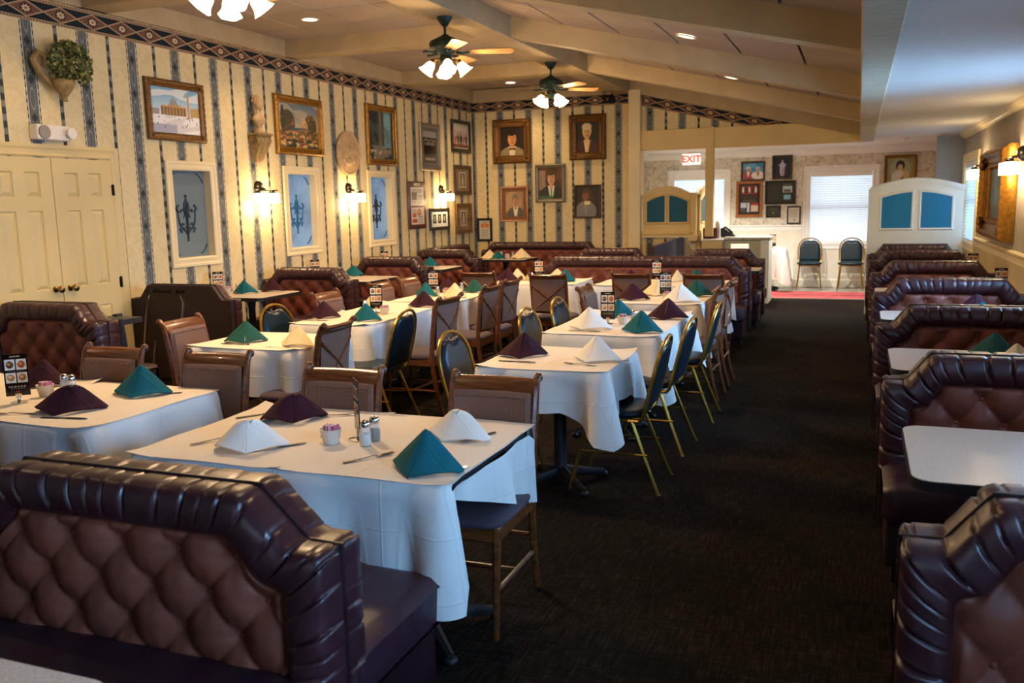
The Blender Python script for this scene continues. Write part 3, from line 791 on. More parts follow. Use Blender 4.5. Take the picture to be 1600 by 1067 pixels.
def build_booth(W, front=True, back=True, T=.15, D=.47, hi=False, label='', loc=(0, 0), rz=0, group='tufted banquette benches', colour='vinyl', pl=None, Z=(.86, .985, .20)):
    t = thing('booth_bench', label, 'booth', (loc[0], loc[1], 0), rz, group)
    ns, nt, nx, nz = (420, 13, 110, 56) if hi else (220, 9, 64, 30)
    kk = (W, T, hi, Z)
    part('core', lambda: core_mesh(W, T, Z=Z), M['booth_panel'], t, smooth=False, key=('core', kk))
    wl_ = [(p[0], .0, p[1]) for p in outline(W, .002, 0, *Z)]; wl_[0] = (wl_[0][0], 0, .13); wl_[-1] = (wl_[-1][0], 0, .13)
    part('welt', lambda: MB().tube(wl_, .006, 6), M['vinyl_dark'], t, key=('welt', kk))
    dx = .188
    for on, r in ((front, 0), (back, PI)):
        if not on: continue
        sd = 1 if r == 0 else 2
        part('pleated_roll', lambda: roll_mesh(W, T, ns, nt, seed=sd, pleat=pl or (.066 if not hi else .076), depth=.014 if not hi else .015, zs=Z[0], zh=Z[1], hx=Z[2]), M[colour], t, key=('roll', kk, sd, colour), rot=(0, 0, r), angle=75)
        tf = part('tufted_back', lambda: tuft_mesh(W, T, nx, nz, dx, Z=Z), M['tuft'], t, key=('tuft', kk), rot=(0, 0, r), angle=75)
        for bx_, bz_ in lattice_pts(W, dx, Z=Z):
            part('button', lambda: MB().ball((0, 0, 0), .0105, .006, .0105, 10, 6), M['tuft'], tf, key='button', loc=(bx_, -(T/2-.004), bz_))
        part('seat', lambda: seat_mesh(W, D, -T/2), M['seatv'], t, key=('seat', kk, D), rot=(0, 0, r), angle=60)
        part('seat_base', lambda: MB().box(-W/2+.03, W/2-.03, -T/2-D+.06, -T/2+.02, .09, .325, ch=.01), M['vinyl_dark'], t, key=('sbase', kk, D), rot=(0, 0, r), smooth=False)
        part('toe_kick', lambda: MB().box(-W/2+.06, W/2-.06, -T/2-D+.12, T/2, 0, .09), M['black'], t, key=('toe', kk, D), rot=(0, 0, r), smooth=False)
    if not back:
        part('rear_panel', lambda: core_mesh(W-.02, .03, Z=Z), M['booth_panel'], t, smooth=False, key=('rear', kk), loc=(0, T/2-.012, 0))
    part('foot', lambda: MB().box(-W/2+.05, W/2-.05, -T/2+.03, T/2-.03, 0, .135), M['black'], t, smooth=False, key=('foot', kk))
    return t
def lattice_pts(W, dx, dz=.110, Z=(.86, .985, .20)):
    zt0 = .80+Z[1]-.985
    """buttons where the quilting lines cross"""
    P = []
    for a in range(-20, 40):
        for b in range(-20, 40):
            # U=a, V=b
            x = (a-b)*dx/2; z = zt0-(a+b)*dz
            if z > .50 and z < tuft_z(W, x, .125, *Z)-.03 and abs(x) < W/2-.15: P.append((x, z))
    return P
BG = 'tufted burgundy booth benches'
RBX = .715; RBW = 1.18
right_rows = [(2.30, 'nearest right-hand booth bench, blue-lit pleated roll, cut by the lower right corner', True),
              (4.25, 'second right-hand booth bench, behind the big bare speckled table nearest the camera', True),
              (6.13, 'third right-hand booth bench, brown tufted back behind the green napkin table', True),
              (7.90, 'fourth right-hand booth bench, violet tufted back shining with blue window light', True),
              (9.72, 'fifth right-hand booth bench, dark brown roll just behind the violet bench', True),
              (11.55, 'sixth right-hand booth bench, second from the white arched partition', True),
              (13.00, 'farthest right-hand booth bench, directly below the white arched partition', False)]
for i, (y, lab, bk) in enumerate(right_rows):
    build_booth(RBW, True, bk, hi=i < 2, label=lab, loc=(RBX, [2.33, 4.33][i] if i < 2 else y+.075), T=.15, D=.42, Z=[(.81, .935, .20), (.82, .945, .20), (.82, .948, .20), (.845, .97, .20)][min(i, 3)] if i < 4 else (.86, .985, .20))
# left wall side
LBX = -5.625; LBW = 1.12
build_booth(LBW, False, True, label='booth bench seen from its plain dark back, beside the closet door', loc=(LBX, 6.36), T=.13, D=.42)
for y, lab in ((8.36, 'left-wall booth bench between the first two sconces, dark pleated roll'),
               (10.22, 'left-wall booth bench below the third etched window'),
               (11.86, 'left-wall booth bench in front of the corner banquette')):
    build_booth(LBW, True, y < 11, label=lab, loc=(LBX, y), T=.15, D=.40)
build_booth(LBW, True, True, label='tufted booth bench at far left in front of the cream closet doors', loc=(-5.625, 4.93), T=.15, D=.42)
build_booth(1.62, True, False, label='banquette running along the left wall in the back corner', loc=(-6.06, 12.86), rz=PI/2, T=.13, D=.42)
build_booth(2.1, True, False, label='banquette along the striped back wall under the framed portraits', loc=(-4.91, 14.05), T=.13, D=.42)
build_booth(1.15, True, False, label='short booth bench left of the slanted grey divider panel', loc=(-3.22, 12.20), T=.15, D=.40)
build_booth(1.08, True, True, label='booth bench beside the reception counter, small bare table in front', loc=(-1.65, 11.95), T=.15, D=.40)
build_booth(2.53, True, True, label='long centre booth bench behind the two rows of clothed tables', loc=(-2.385, 10.42), T=.15, D=.42)
build_booth(1.32, True, True, label='large foreground booth bench with deep diamond tufting, lower left', loc=(-1.86, 1.86), T=.13, D=.56, hi=True, pl=.075, Z=(.80, .935, .24))
build_booth(1.32, True, True, label='foreground booth bench at the left edge, mostly cut off by the frame', loc=(-3.20, 1.86), T=.13, D=.56, hi=True, pl=.075, Z=(.80, .935, .24))
# slanted divider panel
t = thing('divider_panel', 'grey-blue divider panel with dark front edge between two back booths', 'partition', (-2.60, 0, 0))
M['divider'] = noisy('grey_blue_fabric_panel', hexc('4c4a5c'), .8, .1, 30)
part('panel', MB().prism([(12.02, 0), (14.15, 0), (14.15, 1.045), (12.02, 1.015)], -.03, .03, 'x'), M['divider'], t, smooth=False)
part('end_cap', MB().box(-.055, .035, 11.98, 12.02, 0, 1.02, ch=.004), M['vinyl_dark'], t, smooth=False)

# ================================================================ wooden dining chair (faces -y, back at +y, origin at seat centre on the floor)
def bez(p0, p1, p2, n=8):
    return [tuple((1-t)**2*a+2*t*(1-t)*b+t*t*c for a, b, c in zip(p0, p1, p2)) for t in [i/(n-1) for i in range(n)]]
def build_wood_chair():
    t = thing('dining_chair', '', 'chair', group='wooden dining chairs')
    for sx in (-1, 1):
        # back post: one sweep from foot to scroll
        P = bez((sx*.19, .285, 0), (sx*.195, .205, .25), (sx*.20, .20, .46), 7)[:-1]+bez((sx*.20, .20, .46), (sx*.205, .215, .70), (sx*.208, .258, .885), 8)+[(sx*.208, .274, .915), (sx*.208, .290, .930)]
        r = [.017]*3+[.020]*4+[.021]*5+[.019, .018, .017][:len(P)-12]
        r = (r+[.016]*20)[:len(P)]
        part('back_post', MB().tube(P, r, 8, flat=1.0).ball((sx*.208, .292, .926), .022, .021, .021), M['wood'], t)
        part('leg', MB().tube([(sx*.19, -.205, 0), (sx*.192, -.20, .2), (sx*.195, -.195, .36), (sx*.195, -.195, .43)], [.013, .017, .021, .022], 8), M['wood'], t)
        part('stretcher', MB().tube([(sx*.19, -.20, .19), (sx*.193, .235, .19)], .010, 6), M['wood'], t)
    part('stretcher', MB().tube([(-.19, .02, .19), (.19, .02, .19)], .010, 6), M['wood'], t)
    part('stretcher', MB().tube([(-.19, .232, .26), (.19, .232, .26)], .010, 6), M['wood'], t)
    fr = MB()
    fr.box(-.205, .205, -.215, -.19, .385, .445, ch=.006).box(-.205, .205, .185, .21, .385, .445, ch=.006)
    fr.box(-.21, -.185, -.21, .20, .385, .445, ch=.006).box(.185, .21, -.21, .20, .385, .445, ch=.006)
    part('seat_frame', fr, M['wood'], t, smooth=False)
    def seat(u, v):
        a = 2*PI*v; c, s = math.cos(a), math.sin(a); k = u
        sq = lambda q: math.copysign(abs(q)**.35, q)
        R = min(1, math.sin(PI*u)**.35) if 0 < u < 1 else 0
        z = .425+.055*(.5-.5*math.cos(PI*u))+.008*(1-R)
        return (sq(c)*.222*R*(1+.04*s*-1), sq(s)*.225*R-.005, z+.010*(u if u > .5 else 0))
    part('seat', MB().grid(seat, 14, 40, cv=True), M['seat_fabric'], t, angle=60)
    # top rail: curved board that scrolls back
    def rail(u, v):
        x = -.20+.40*u; bow = .022*(1-(2*u-1)**2)
        prof = [(.232, .852), (.238, .872), (.248, .893), (.262, .910), (.278, .920), (.292, .921), (.300, .911), (.292, .900), (.280, .891), (.268, .878), (.260, .862), (.252, .850)]
        y, z = prof[int(round(v*12)) % 12]
        return (x, y+bow, z)
    part('top_rail', MB().grid(rail, 12, 12, cv=True), M['wood'], t, angle=50)
    # upholstered pad with welt
    def pad(u, v):
        x = -.195+.39*u; z = .545+.325*v
        e = min(u, 1-u)*.39; f = min(v, 1-v)*.325; k = min(1, max(0, min(e, f)/.018)); b = math.sin(k*PI/2)
        yb = .205+.020*((z-.46)/.35)**2+.022*(1-(2*u-1)**2)
        return (x, yb-.004-.020*b, z)
    pd = part('back_pad', MB().grid(pad, 26, 20).grid(lambda u, v: (lambda p: (p[0], p[1]+.018 if True else 0, p[2]))(pad(u, 0 if v < .5 else v) if False else (-.195+.39*u, .222+.020*((.545+.325*v-.46)/.35)**2+.022*(1-(2*u-1)**2), .545+.325*v)), 12, 8), M['chair_fabric'], t, angle=60)
    wp_ = []
    for (a, b) in [(0.03, .03), (.5, .03), (.97, .03), (.97, .5), (.97, .97), (.5, .97), (.03, .97), (.03, .5)]:
        p = pad(a, b); wp_.append((p[0], p[1]-.001, p[2]))
    part('pad_welt', MB().tube([pad(u_, v_) for u_, v_ in [(.05+.9*i/8, .06) for i in range(9)]+[(.95, .06+.88*i/6) for i in range(1, 7)]+[(.95-.9*i/8, .94) for i in range(1, 9)]+[(.05, .94-.88*i/6) for i in range(1, 6)]], .004, 5, closed=True), M['chair_fabric'], pd)
    part('lower_rail', MB().tube([(-.20, .215, .53), (0, .237, .53), (.20, .215, .53)], .013, 6), M['wood'], t)
    for sg in (-1, 1):
        part('cross_brace', MB().tube([(-sg*.195, .228, .54), (-sg*.08, .256, .62), (sg*.02, .264, .69), (sg*.12, .266, .76), (sg*.195, .262, .815)], .013, 6), M['wood'], t)
    return t
WOOD = Proto(build_wood_chair)

# ================================================================ banquet chair (teal vinyl, gold frame; faces -y)
def build_banquet():
    t = thing('banquet_chair', '', 'chair', group='teal banquet chairs')
    arch = []
    for i in range(17):
        a = PI*i/16; arch.append((.165*math.cos(a), None, .70+.185*math.sin(a)**.9))
    def yz(z): return .175+.115*((z-.42)/.46)
    R = [(.150, .10, .425)]+[(.165, .155, .425), (.185, .178, .45), (.198, yz(.52), .52), (.205, yz(.62), .62), (.200, yz(.70), .70)]
    top = [(.200*math.cos(PI*i/14), yz(.70+.19*math.sin(PI*i/14)), .70+.19*math.sin(PI*i/14)**.85) for i in range(1, 14)]
    Lf = [(-x, y, z) for x, y, z in R[::-1]]
    part('back_frame', MB().tube(R+top+Lf, .0115, 8), M['gold_frame'], t)
    def ins(u, v, side):
        z = .475+.395*v
        hw = .178 if z < .70 else .178*math.sqrt(max(0, 1-((z-.70)/.172)**2))
        x = hw*(2*u-1); e = 1-abs(2*u-1)**6; e2 = min(1, v/.08, (1-v)/.05)
        hole = math.exp(-((x/.055)**4+((z-.862)/.020)**2))
        return (x, yz(z)-side*(.004+.020*max(0, e*e2)**.5*(1-.6*hole)), z-.030*math.exp(-(x/.05)**4)*max(0, (z-.80)/.07))
    part('backrest', MB().grid(lambda u, v: ins(u, v, 1), 16, 18).grid(lambda u, v: ins(u, v, -.6), 16, 18), M['teal_vinyl'], t, angle=70)
    part('handle_trim', MB().tube([(.058*math.cos(a), yz(.845)-.016, .866+.026*math.sin(a)) for a in [PI+PI*i/8 for i in range(9)]], .004, 6), M['chrome'], t)
    def seat(u, v):
        a = 2*PI*v; c, s = math.cos(a), math.sin(a); sq = lambda q: math.copysign(abs(q)**.5, q)
        R_ = math.sin(PI*u)**.3 if 0 < u < 1 else 0
        return (sq(c)*.205*R_*(1.05 if s < 0 else .95), sq(s)*.205*R_-.02, .432+.062*(.5-.5*math.cos(PI*u)))
    part('seat', MB().grid(seat, 14, 36, cv=True), M['teal_vinyl'], t, angle=60)
    part('seat_rail', MB().tube([(-.165, .15, .425), (-.175, -.16, .425), (-.10, -.19, .425), (.10, -.19, .425), (.175, -.16, .425), (.165, .15, .425)], .011, 6), M['gold_frame'], t)
    for sx in (-1, 1):
        for y0, y1 in ((-.14, -.235), (.11, .27)):
            lg = part('leg', MB().tube([(sx*.165, y0, .43), (sx*.185, (y0+y1)/2, .22), (sx*.205, y1, .02)], .0115, 8), M['gold_frame'], t)
            part('glide', MB().lathe([(.010, .0), (.014, .004), (.013, .022), (.006, .026)], 8, (sx*.207, y1+(.004 if y1 > 0 else -.004), 0)), M['chrome'], lg)
        part('brace', MB().tube([(sx*.188, -.185, .24), (sx*.19, .205, .24)], .007, 6), M['gold_frame'], t)
    return t
BANQ = Proto(build_banquet)

# ================================================================ tables
def pedestal(t, h, cx=0, cy=0):
    part('column', MB().lathe([(.045, 0), (.048, .02), (.038, .05), (.036, h-.12), (.05, h-.03), (.05, h)], 16, (cx, cy, .03)), M['iron'], t)
    for k in range(4):
        a = PI/4+k*PI/2; c, s = math.cos(a), math.sin(a)
        part('foot', MB().tube([(cx+c*.03, cy+s*.03, .075), (cx+c*.16, cy+s*.16, .05), (cx+c*.29, cy+s*.29, .028)], [.030, .024, .018], 8, flat=1.2).ball((cx+c*.29, cy+s*.29, .020), .026, .026, .019), M['iron'], t)
def rrect(w, d, r, n=6, corners=(1, 1, 1, 1)):
    P = []
    for q, (sx, sy) in enumerate(((1, 1), (-1, 1), (-1, -1), (1, -1))):
        rr_ = r if corners[q] else .004
        for i in range(n+1):
            a = q*PI/2+PI/2*i/n
            P.append((sx*(w/2-rr_)+rr_*math.cos(a), sy*(d/2-rr_)+rr_*math.sin(a)))
    return P
def clothed_table(name, w, d, loc, label):
    t = thing('pedestal_table', label, 'table', (loc[0], loc[1], 0))
    part('tabletop', MB().prism(rrect(w, d, .02), .715, .745, 'z'), M['black'], t, smooth=False)
    if w > 1.1 or d > 1.1:
        for s in (-1, 1):
            pedestal(t, .69, s*w*.27 if w > d else 0, s*d*.27 if d >= w else 0)
    else: pedestal(t, .69)
    return t
def cloth_mesh(w, d, over, seed, corner=.30, dropfn=None, fold=1.0, top=.750):
    """linen square: flat top, skirts that hang in soft folds, longer at the corners"""
    rr = random.Random(seed)
    per = rrect(w+.012, d+.012, .03, 8); n0 = len(per); P = []
    tot = 0; L = []
    for i in range(n0):
        a, b = per[i], per[(i+1) % n0]; m_ = max(1, int(math.dist(a, b)/.018))
        for k in range(m_): P.append((a[0]+(b[0]-a[0])*k/m_, a[1]+(b[1]-a[1])*k/m_))
    n = len(P); N_ = []
    for i in range(n):
        a, b = P[i-1], P[(i+1) % n]; tx, ty = b[0]-a[0], b[1]-a[1]; l = math.hypot(tx, ty) or 1; N_.append((ty/l, -tx/l))
    f1, f2, p1, p2 = rr.uniform(5, 7), rr.uniform(11, 14), rr.uniform(0, 6), rr.uniform(0, 6)
    mb = MB(); rows = 12; s = 0
    vs = []; ring = []
    for i in range(n):
        if i: s += math.dist(P[i], P[i-1])
        x, y = P[i]; nx, ny = N_[i]
        dc = math.hypot(w/2-abs(x), d/2-abs(y)); cr = math.exp(-(dc/.15)**2)
        dq = abs((w/2-abs(x))-(d/2-abs(y))); ct = max(0, 1-dq/.25)**1.15
        ov = over*(1+corner*1.5*ct)+.012*math.sin(s*4+p1)
        if dropfn: ov, cr = dropfn(x, y, ov, cr)
        col = []
        for k in range(rows+1):
            q = k/rows
            amp = (.006+.028*q*fold)*(1+1.3*cr*0)
            wv = math.sin(s*f1*2+p1)*amp+math.sin(s*f2*2+p2)*amp*.45
            # corner folds: a cone that stands out and a crease either side of it
            cone = (.06 if not dropfn else .015)*math.exp(-(dc/.07)**2)*q*fold - .05*math.exp(-((dc-.13)/.05)**2)*q*fold
            out = .004+.012*min(1, q*6)+.03*q*fold*.5+wv*min(1, q*3)+cone
            z = top-ov*q if k else top
            if k == 1: z = top-.008
            if dropfn and x > w/2-.03 and k >= 1 and abs(y) < d/2-.02:
                if k == 1: z = top-.003
                else: z = top-.037-max(0, ov-.037)*(k-2)/(rows-2); out -= .022
            col.append((x+nx*(out if k else 0), y+ny*(out if k else 0), z))
        vs.append(col)
    base = [p for c in vs for p in c]; R_ = rows+1; fs = []
    for i in range(n):
        j = (i+1) % n
        for k in range(rows):
            if dropfn and k == 1 and P[i][0] > w/2-.03 and abs(P[i][1]) < d/2-.02: continue
            fs.append((i*R_+k, i*R_+k+1, j*R_+k+1, j*R_+k))
    fs.append(tuple(i*R_ for i in range(n)))
    mb.add(base, fs); return mb
def paper_mesh(w, d, seed, top=.7535, curl=.02):
    rr = random.Random(seed); nx, ny = max(8, int(w/.05)), max(8, int(d/.05))
    cs = {(sx, sy): rr.uniform(.3, 1)*rr.choice((-1, 1, 1)) for sx in (0, 1) for sy in (0, 1)}; ph = rr.uniform(0, 6)
    def fn(u, v):
        x, y = (u-.5)*w, (v-.5)*d
        e = max(0, abs(u-.5)*2-.92)/.08; g_ = max(0, abs(v-.5)*2-.90)/.10
        z = top+.0012*(1+math.sin(x*9+ph)*math.sin(y*8))
        for (cx, cy), a in cs.items():
            q = max(0, 1-math.hypot((u-cx)*w, (v-cy)*d)/.14)
            z += a*curl*q*q
        z -= .006*max(e, g_)**2*(.3+.7*math.sin(x*5+y*7+ph)**2)
        return (x, y, max(z, top-.004 if max(e, g_) > .6 else top+.0005))
    return MB().grid(fn, nx, ny)
TABLES = {}
def dressed(key, x0, x1, y0, y1, over, where, seed, papers=1, fold=1.0, corner=.30, split='x', dropfn=None):
    w, d = x1-x0, y1-y0; cx, cy = (x0+x1)/2, (y0+y1)/2
    clothed_table(key, w-.01, d-.01, (cx, cy), 'black pedestal table under the white cloth, '+where)
    c = part('tablecloth', cloth_mesh(w, d, over, seed, corner, fold=fold, dropfn=dropfn), M['cloth'], smooth=True, angle=80, loc=(cx, cy, 0))
    tag(c, 'white linen tablecloth hanging in folds, '+where, 'tablecloth', 'white tablecloths')
    names = [''] if papers == 1 else (['left sheet, ', 'right sheet, '] if split == 'x' else ['front sheet, ', 'rear sheet, '])
    for i in range(papers):
        if split == 'x': pw, pd, px, py = w/papers, d, x0+w/papers*(i+.5), cy
        else: pw, pd, px, py = w, d/papers, cx, y0+d/papers*(i+.5)
        p = part('paper_cover', paper_mesh(pw+.035, pd+.035, seed+i*7, .7535+i*.0012), M['paper'], angle=80, loc=(px, py, 0), rot=(0, 0, random.Random(seed+i).uniform(-.012, .012)))
        tag(p, 'cream paper table cover, '+names[i]+where, 'table cover', 'cream paper covers')
W_N = 'on the front table beside the big booth'
W_L = 'on the leftmost dining table'
W_B1 = 'on the small square table left of centre'
W_B2 = 'on the first long table of the middle row'
W_B3 = 'on the second long table of the middle row'
W_B4 = 'on the left table against the long centre booth'
W_C1 = 'on the near square table by the aisle'
W_C2 = 'on the aisle row table second from the camera'
W_C3 = 'on the aisle row table third from the camera'
W_C4 = 'on the right table against the long centre booth'
def drop_front(x, y, ov, cr):
    # the linen of the front table: long front corner, gathered up along the aisle side, low again at the rear corner
    w, d = 1.29, .82
    if x > w/2-.05 and y > -d/2+.015:
        t_ = (y+d/2)/d
        return (.36*max(0, (.10-t_)/.10)+.05+.27*min(1, t_/.95), .10)
    if y < -d/2+.05: return (.30+.13*math.exp(-((w/2-x)/.16)**2), .12)
    return (.26, .1)
dressed('N', -2.51, -1.22, 2.50, 3.32, .30, W_N, 11, 2, .8, .3, dropfn=drop_front)
dressed('L', -4.50, -2.98, 2.74, 3.54, .20, W_L, 12, 2, .6, .25)
dressed('B1', -4.12, -3.30, 4.68, 5.34, .30, W_B1, 13)
dressed('B2', -4.10, -3.45, 5.80, 7.28, .34, W_B2, 14, 2, split='y')
dressed('B3', -4.10, -3.45, 7.38, 8.42, .34, W_B3, 15)
dressed('B4', -4.05, -2.87, 9.18, 9.95, .34, W_B4, 16)
dressed('C1', -1.95, -1.23, 4.48, 5.20, .225, W_C1, 17, fold=1.1, corner=.5)
dressed('C2', -2.00, -1.22, 5.76, 7.05, .30, W_C2, 18, 2, split='y')
dressed('C3', -2.00, -1.25, 7.60, 8.40, .32, W_C3, 19)
dressed('C4', -2.62, -1.27, 9.18, 9.95, .32, W_C4, 20)

# ---- chairs (rz: 0 faces the camera, pi faces away, -pi/2 faces the left wall, pi/2 faces the aisle)
CH = [
 (WOOD, -1.405, 3.14, 0, 'wooden chair with plum seat showing, at the far right side of the front table'),
 (WOOD, -2.135, 3.13, 0, 'wooden chair behind the menu stand, far left side of the front table'),
 (WOOD, -3.70, 3.36, 0, 'wooden chair at the leftmost table, nearer the closet doors'),
 (WOOD, -3.01, 3.35, 0, 'wooden chair at the leftmost table, behind the teal napkin'),
 (WOOD, -3.93, 4.72, PI/2, 'wooden chair left of the small square table, beside the folded tray stand'),
 (WOOD, -3.32, 4.78, -PI/2, 'cross-back wooden chair at the right side of the small square table'),
 (BANQ, -4.00, 5.82, PI/2, 'teal banquet chair left of the first long table, by the wall booth'),
 (WOOD, -3.94, 6.48, PI/2, 'wooden chair left of the first long table, beside the cream napkin'),
 (WOOD, -3.94, 7.42, PI/2, 'wooden chair on the wall side at the joint of the two long tables'),
 (WOOD, -3.94, 7.98, PI/2, 'wooden chair on the wall side of the second long table, farther one'),
 (BANQ, -3.33, 5.72, -PI/2, 'teal banquet chair seen from behind at the right side of the first long table'),
 (WOOD, -3.27, 6.36, -PI/2, 'cross-back wooden chair just behind the banquet chair of the first long table'),
 (WOOD, -3.30, 7.32, -PI/2, 'cross-back chair, nearer of two at the right of the second long table'),
 (WOOD, -3.32, 7.87, -PI/2, 'cross-back wooden chair, farther of the two at the right of the second long table'),
 (WOOD, -2.91, 8.78, PI, 'cross-back wooden chair facing the long centre booth, in front of the back menu stand'),
 (WOOD, -3.75, 8.95, PI, 'wooden chair facing the far booths beyond the second long table'),
 (BANQ, -1.98, 4.78, PI/2, 'teal banquet chair left of the near square table'),
 (BANQ, -1.93, 5.98, PI/2, 'teal banquet chair, nearer one on the left of the second aisle table'),
 (BANQ, -1.93, 6.70, PI/2, 'teal banquet chair, farther one on the left of the second aisle table'),
 (WOOD, -1.88, 7.28, PI/2, 'wooden chair half turned at the left of the third aisle table'),
 (BANQ, -1.26, 4.92, -PI/2, 'teal banquet chair in full view at the aisle side of the near square table'),
 (BANQ, -1.26, 5.74, -PI/2, 'teal banquet chair on the aisle side, second from the camera'),
 (BANQ, -1.22, 6.64, -PI/2, 'teal banquet chair on the aisle side, third from the camera'),
 (WOOD, -1.30, 7.42, -PI/2, 'wooden chair on the aisle side of the third aisle table, nearer one'),
 (WOOD, -1.30, 8.02, -PI/2, 'wooden chair on the aisle side of the third aisle table, farther one'),
 (WOOD, -2.09, 8.98, PI, 'wooden chair with its back to the camera, left one before the right centre table'),
 (WOOD, -1.37, 8.98, PI, 'wooden chair with its back to the camera, right one before the right centre table'),
 (BANQ, -.79, 16.78, 0, 'teal banquet chair by the entry window, left one'),
 (BANQ, -.10, 16.78, 0, 'teal banquet chair by the entry window, right one'),
]
jr = random.Random(5)
for pr_, x, y, rz, lab in CH:
    pr_.place(lab, (x, y, 0), rz+jr.uniform(-.05, .05), 'wooden dining chairs' if pr_ is WOOD else 'teal banquet chairs', scale=(.90, 1, 1) if pr_ is WOOD else None)

# ---- bare booth tables
def booth_table(x0, x1, y0, y1, h, label, r=.07, corners=(1, 1, 1, 1), apron=True):
    w, d = x1-x0, y1-y0
    t = thing('booth_table', label, 'table', ((x0+x1)/2, (y0+y1)/2, 0), 0, 'bare laminate booth tables')
    part('tabletop', MB().prism(rrect(w, d, r, 8, corners), h-.004, h, 'z'), M['laminate'], t, smooth=False)
    part('table_edge', MB().prism(rrect(w+.008, d+.008, r+.004, 8, corners), h-.036, h-.003, 'z'), M['black'], t, angle=30)
    pedestal(t, h-.06)
RT = [(.19, 1.24, 3.00, 3.74, 'large bare speckled table nearest the camera on the right'),
      (.19, 1.24, 4.94, 5.66, 'bare table with green and yellow napkins on the right'),
      (.18, 1.24, 6.95, 7.50, 'bare table end showing in front of the violet booth bench'),
      (.17, 1.24, 8.68, 9.35, 'bare table end in front of the fifth right-hand bench'),
      (.17, 1.24, 10.52, 11.2, 'bare table end in front of the sixth right-hand bench'),
      (.17, 1.24, 12.1, 12.72, 'bare table end in front of the farthest right-hand bench')]
for a, b, c, d_, lab in RT: booth_table(a, b, c, d_, .75, lab, corners=(0, 1, 1, 0))
LT = [(-6.15, -5.40, 7.15, 7.86, 'bare booth table below the first etched window'),
      (-6.15, -5.24, 8.95, 9.72, 'bare booth table below the second etched window'),
      (-6.15, -5.16, 10.75, 11.45, 'bare booth table under the third etched window, teal napkin on it')]
for a, b, c, d_, lab in LT: booth_table(a, b, c, d_, .78, lab, corners=(1, 0, 0, 1))
booth_table(-5.60, -4.72, 12.72, 13.40, .78, 'bare table of the back corner banquette on a black post')
booth_table(-2.0, -1.10, 11.05, 11.62, .77, 'small bare table between the long centre booth and the counter booth', corners=(1, 1, 1, 1))
booth_table(-2.6, -1.30, .50, 1.21, .745, 'pale bare table corner at the bottom left of the frame', r=.06)
booth_table(-6.15, -5.38, 3.5, 4.25, .76, 'bare table corner at the left edge beside the closet booth')
# ================================================================ flat printed pictures (grid with a colour per vertex)
def print_mat(name, rough):
    m = mat(name, (1, 1, 1), rough); g = G(m); a = g.n('ShaderNodeAttribute', attribute_name='Col'); g.color(a.outputs['Color']); return m
M['print'] = print_mat('printed_picture', .45); M['print_gloss'] = print_mat('glazed_print', .12)
def painted(name, w, h, fn, nx, ny, parent=None, m='print', y=0.0, key=None, z0=None, loc=None):
    if key and key in MESHES: me = MESHES[key]
    else:
        U, V = np.meshgrid(np.linspace(0, 1, nx), np.linspace(0, 1, ny))
        C = np.clip(fn(U, V), 0, 1); C = np.where(C <= .04045, C/12.92, ((C+.055)/1.055)**2.4)
        zb = -h/2 if z0 is None else z0
        X = (U-.5)*w; Z = zb+V*h
        vs = [(float(a), y, float(b)) for a, b in zip(X.ravel(), Z.ravel())]
        fs = [(j*nx+i, j*nx+i+1, (j+1)*nx+i+1, (j+1)*nx+i) for j in range(ny-1) for i in range(nx-1)]
        me = bpy.data.meshes.new(name); me.from_pydata(vs, [], fs); me.materials.append(M[m])
        at_ = me.color_attributes.new('Col', 'FLOAT_COLOR', 'POINT')
        flat = np.ones((nx*ny, 4), dtype=np.float32); flat[:, :3] = C.reshape(-1, 3); at_.data.foreach_set('color', flat.ravel())
        if key: MESHES[key] = me
    o = bpy.data.objects.new(name, me); COL.objects.link(o)
    if parent is not None: o.parent = parent
    if loc: o.location = loc
    return o
def rgb(h): return np.array([int(h[i:i+2], 16)/255 for i in (0, 2, 4)])
def fill(U, h): return np.ones(U.shape+(3,))*rgb(h)
def put(C, mask, h, a=1.0):
    m = np.clip(mask.astype(float), 0, 1)[..., None]*a; return C*(1-m)+rgb(h)*m
def ell(U, V, x, y, rx, ry): return ((U-x)/rx)**2+((V-y)/ry)**2 < 1
def rec(U, V, x0, x1, y0, y1): return (U > x0) & (U < x1) & (V > y0) & (V < y1)
def vn(U, V, s, seed=0):
    r = np.random.RandomState(seed); o = np.zeros(U.shape)
    for k in range(7):
        a, b, p = r.normal(0, s), r.normal(0, s), r.uniform(0, 6.28); o += np.sin(a*U+b*V+p)
    return o/7
def food(C, U, V, x0, x1, y0, y1, seed):
    r = np.random.RandomState(seed)
    C = put(C, rec(U, V, x0, x1, y0, y1), ['e8e0d2', 'e3d3b8', 'e6dccb', 'd9c9a8'][seed % 4])
    cx, cy, w, h = (x0+x1)/2, (y0+y1)/2, (x1-x0), (y1-y0)
    C = put(C, ell(U, V, cx, cy, w*.38, h*.34), ['5a3422', 'b0461e', 'c07a30', 'a8562c'][seed % 4])
    C = put(C, ell(U, V, cx-.08*w, cy+.08*h, w*.2, h*.14), ['c88a4a', 'd89048', 'e0c080', 'd0a060'][seed % 4])
    C = put(C, ell(U, V, cx+.18*w, cy-.1*h, w*.1, h*.08), '6a7a34')
    return C
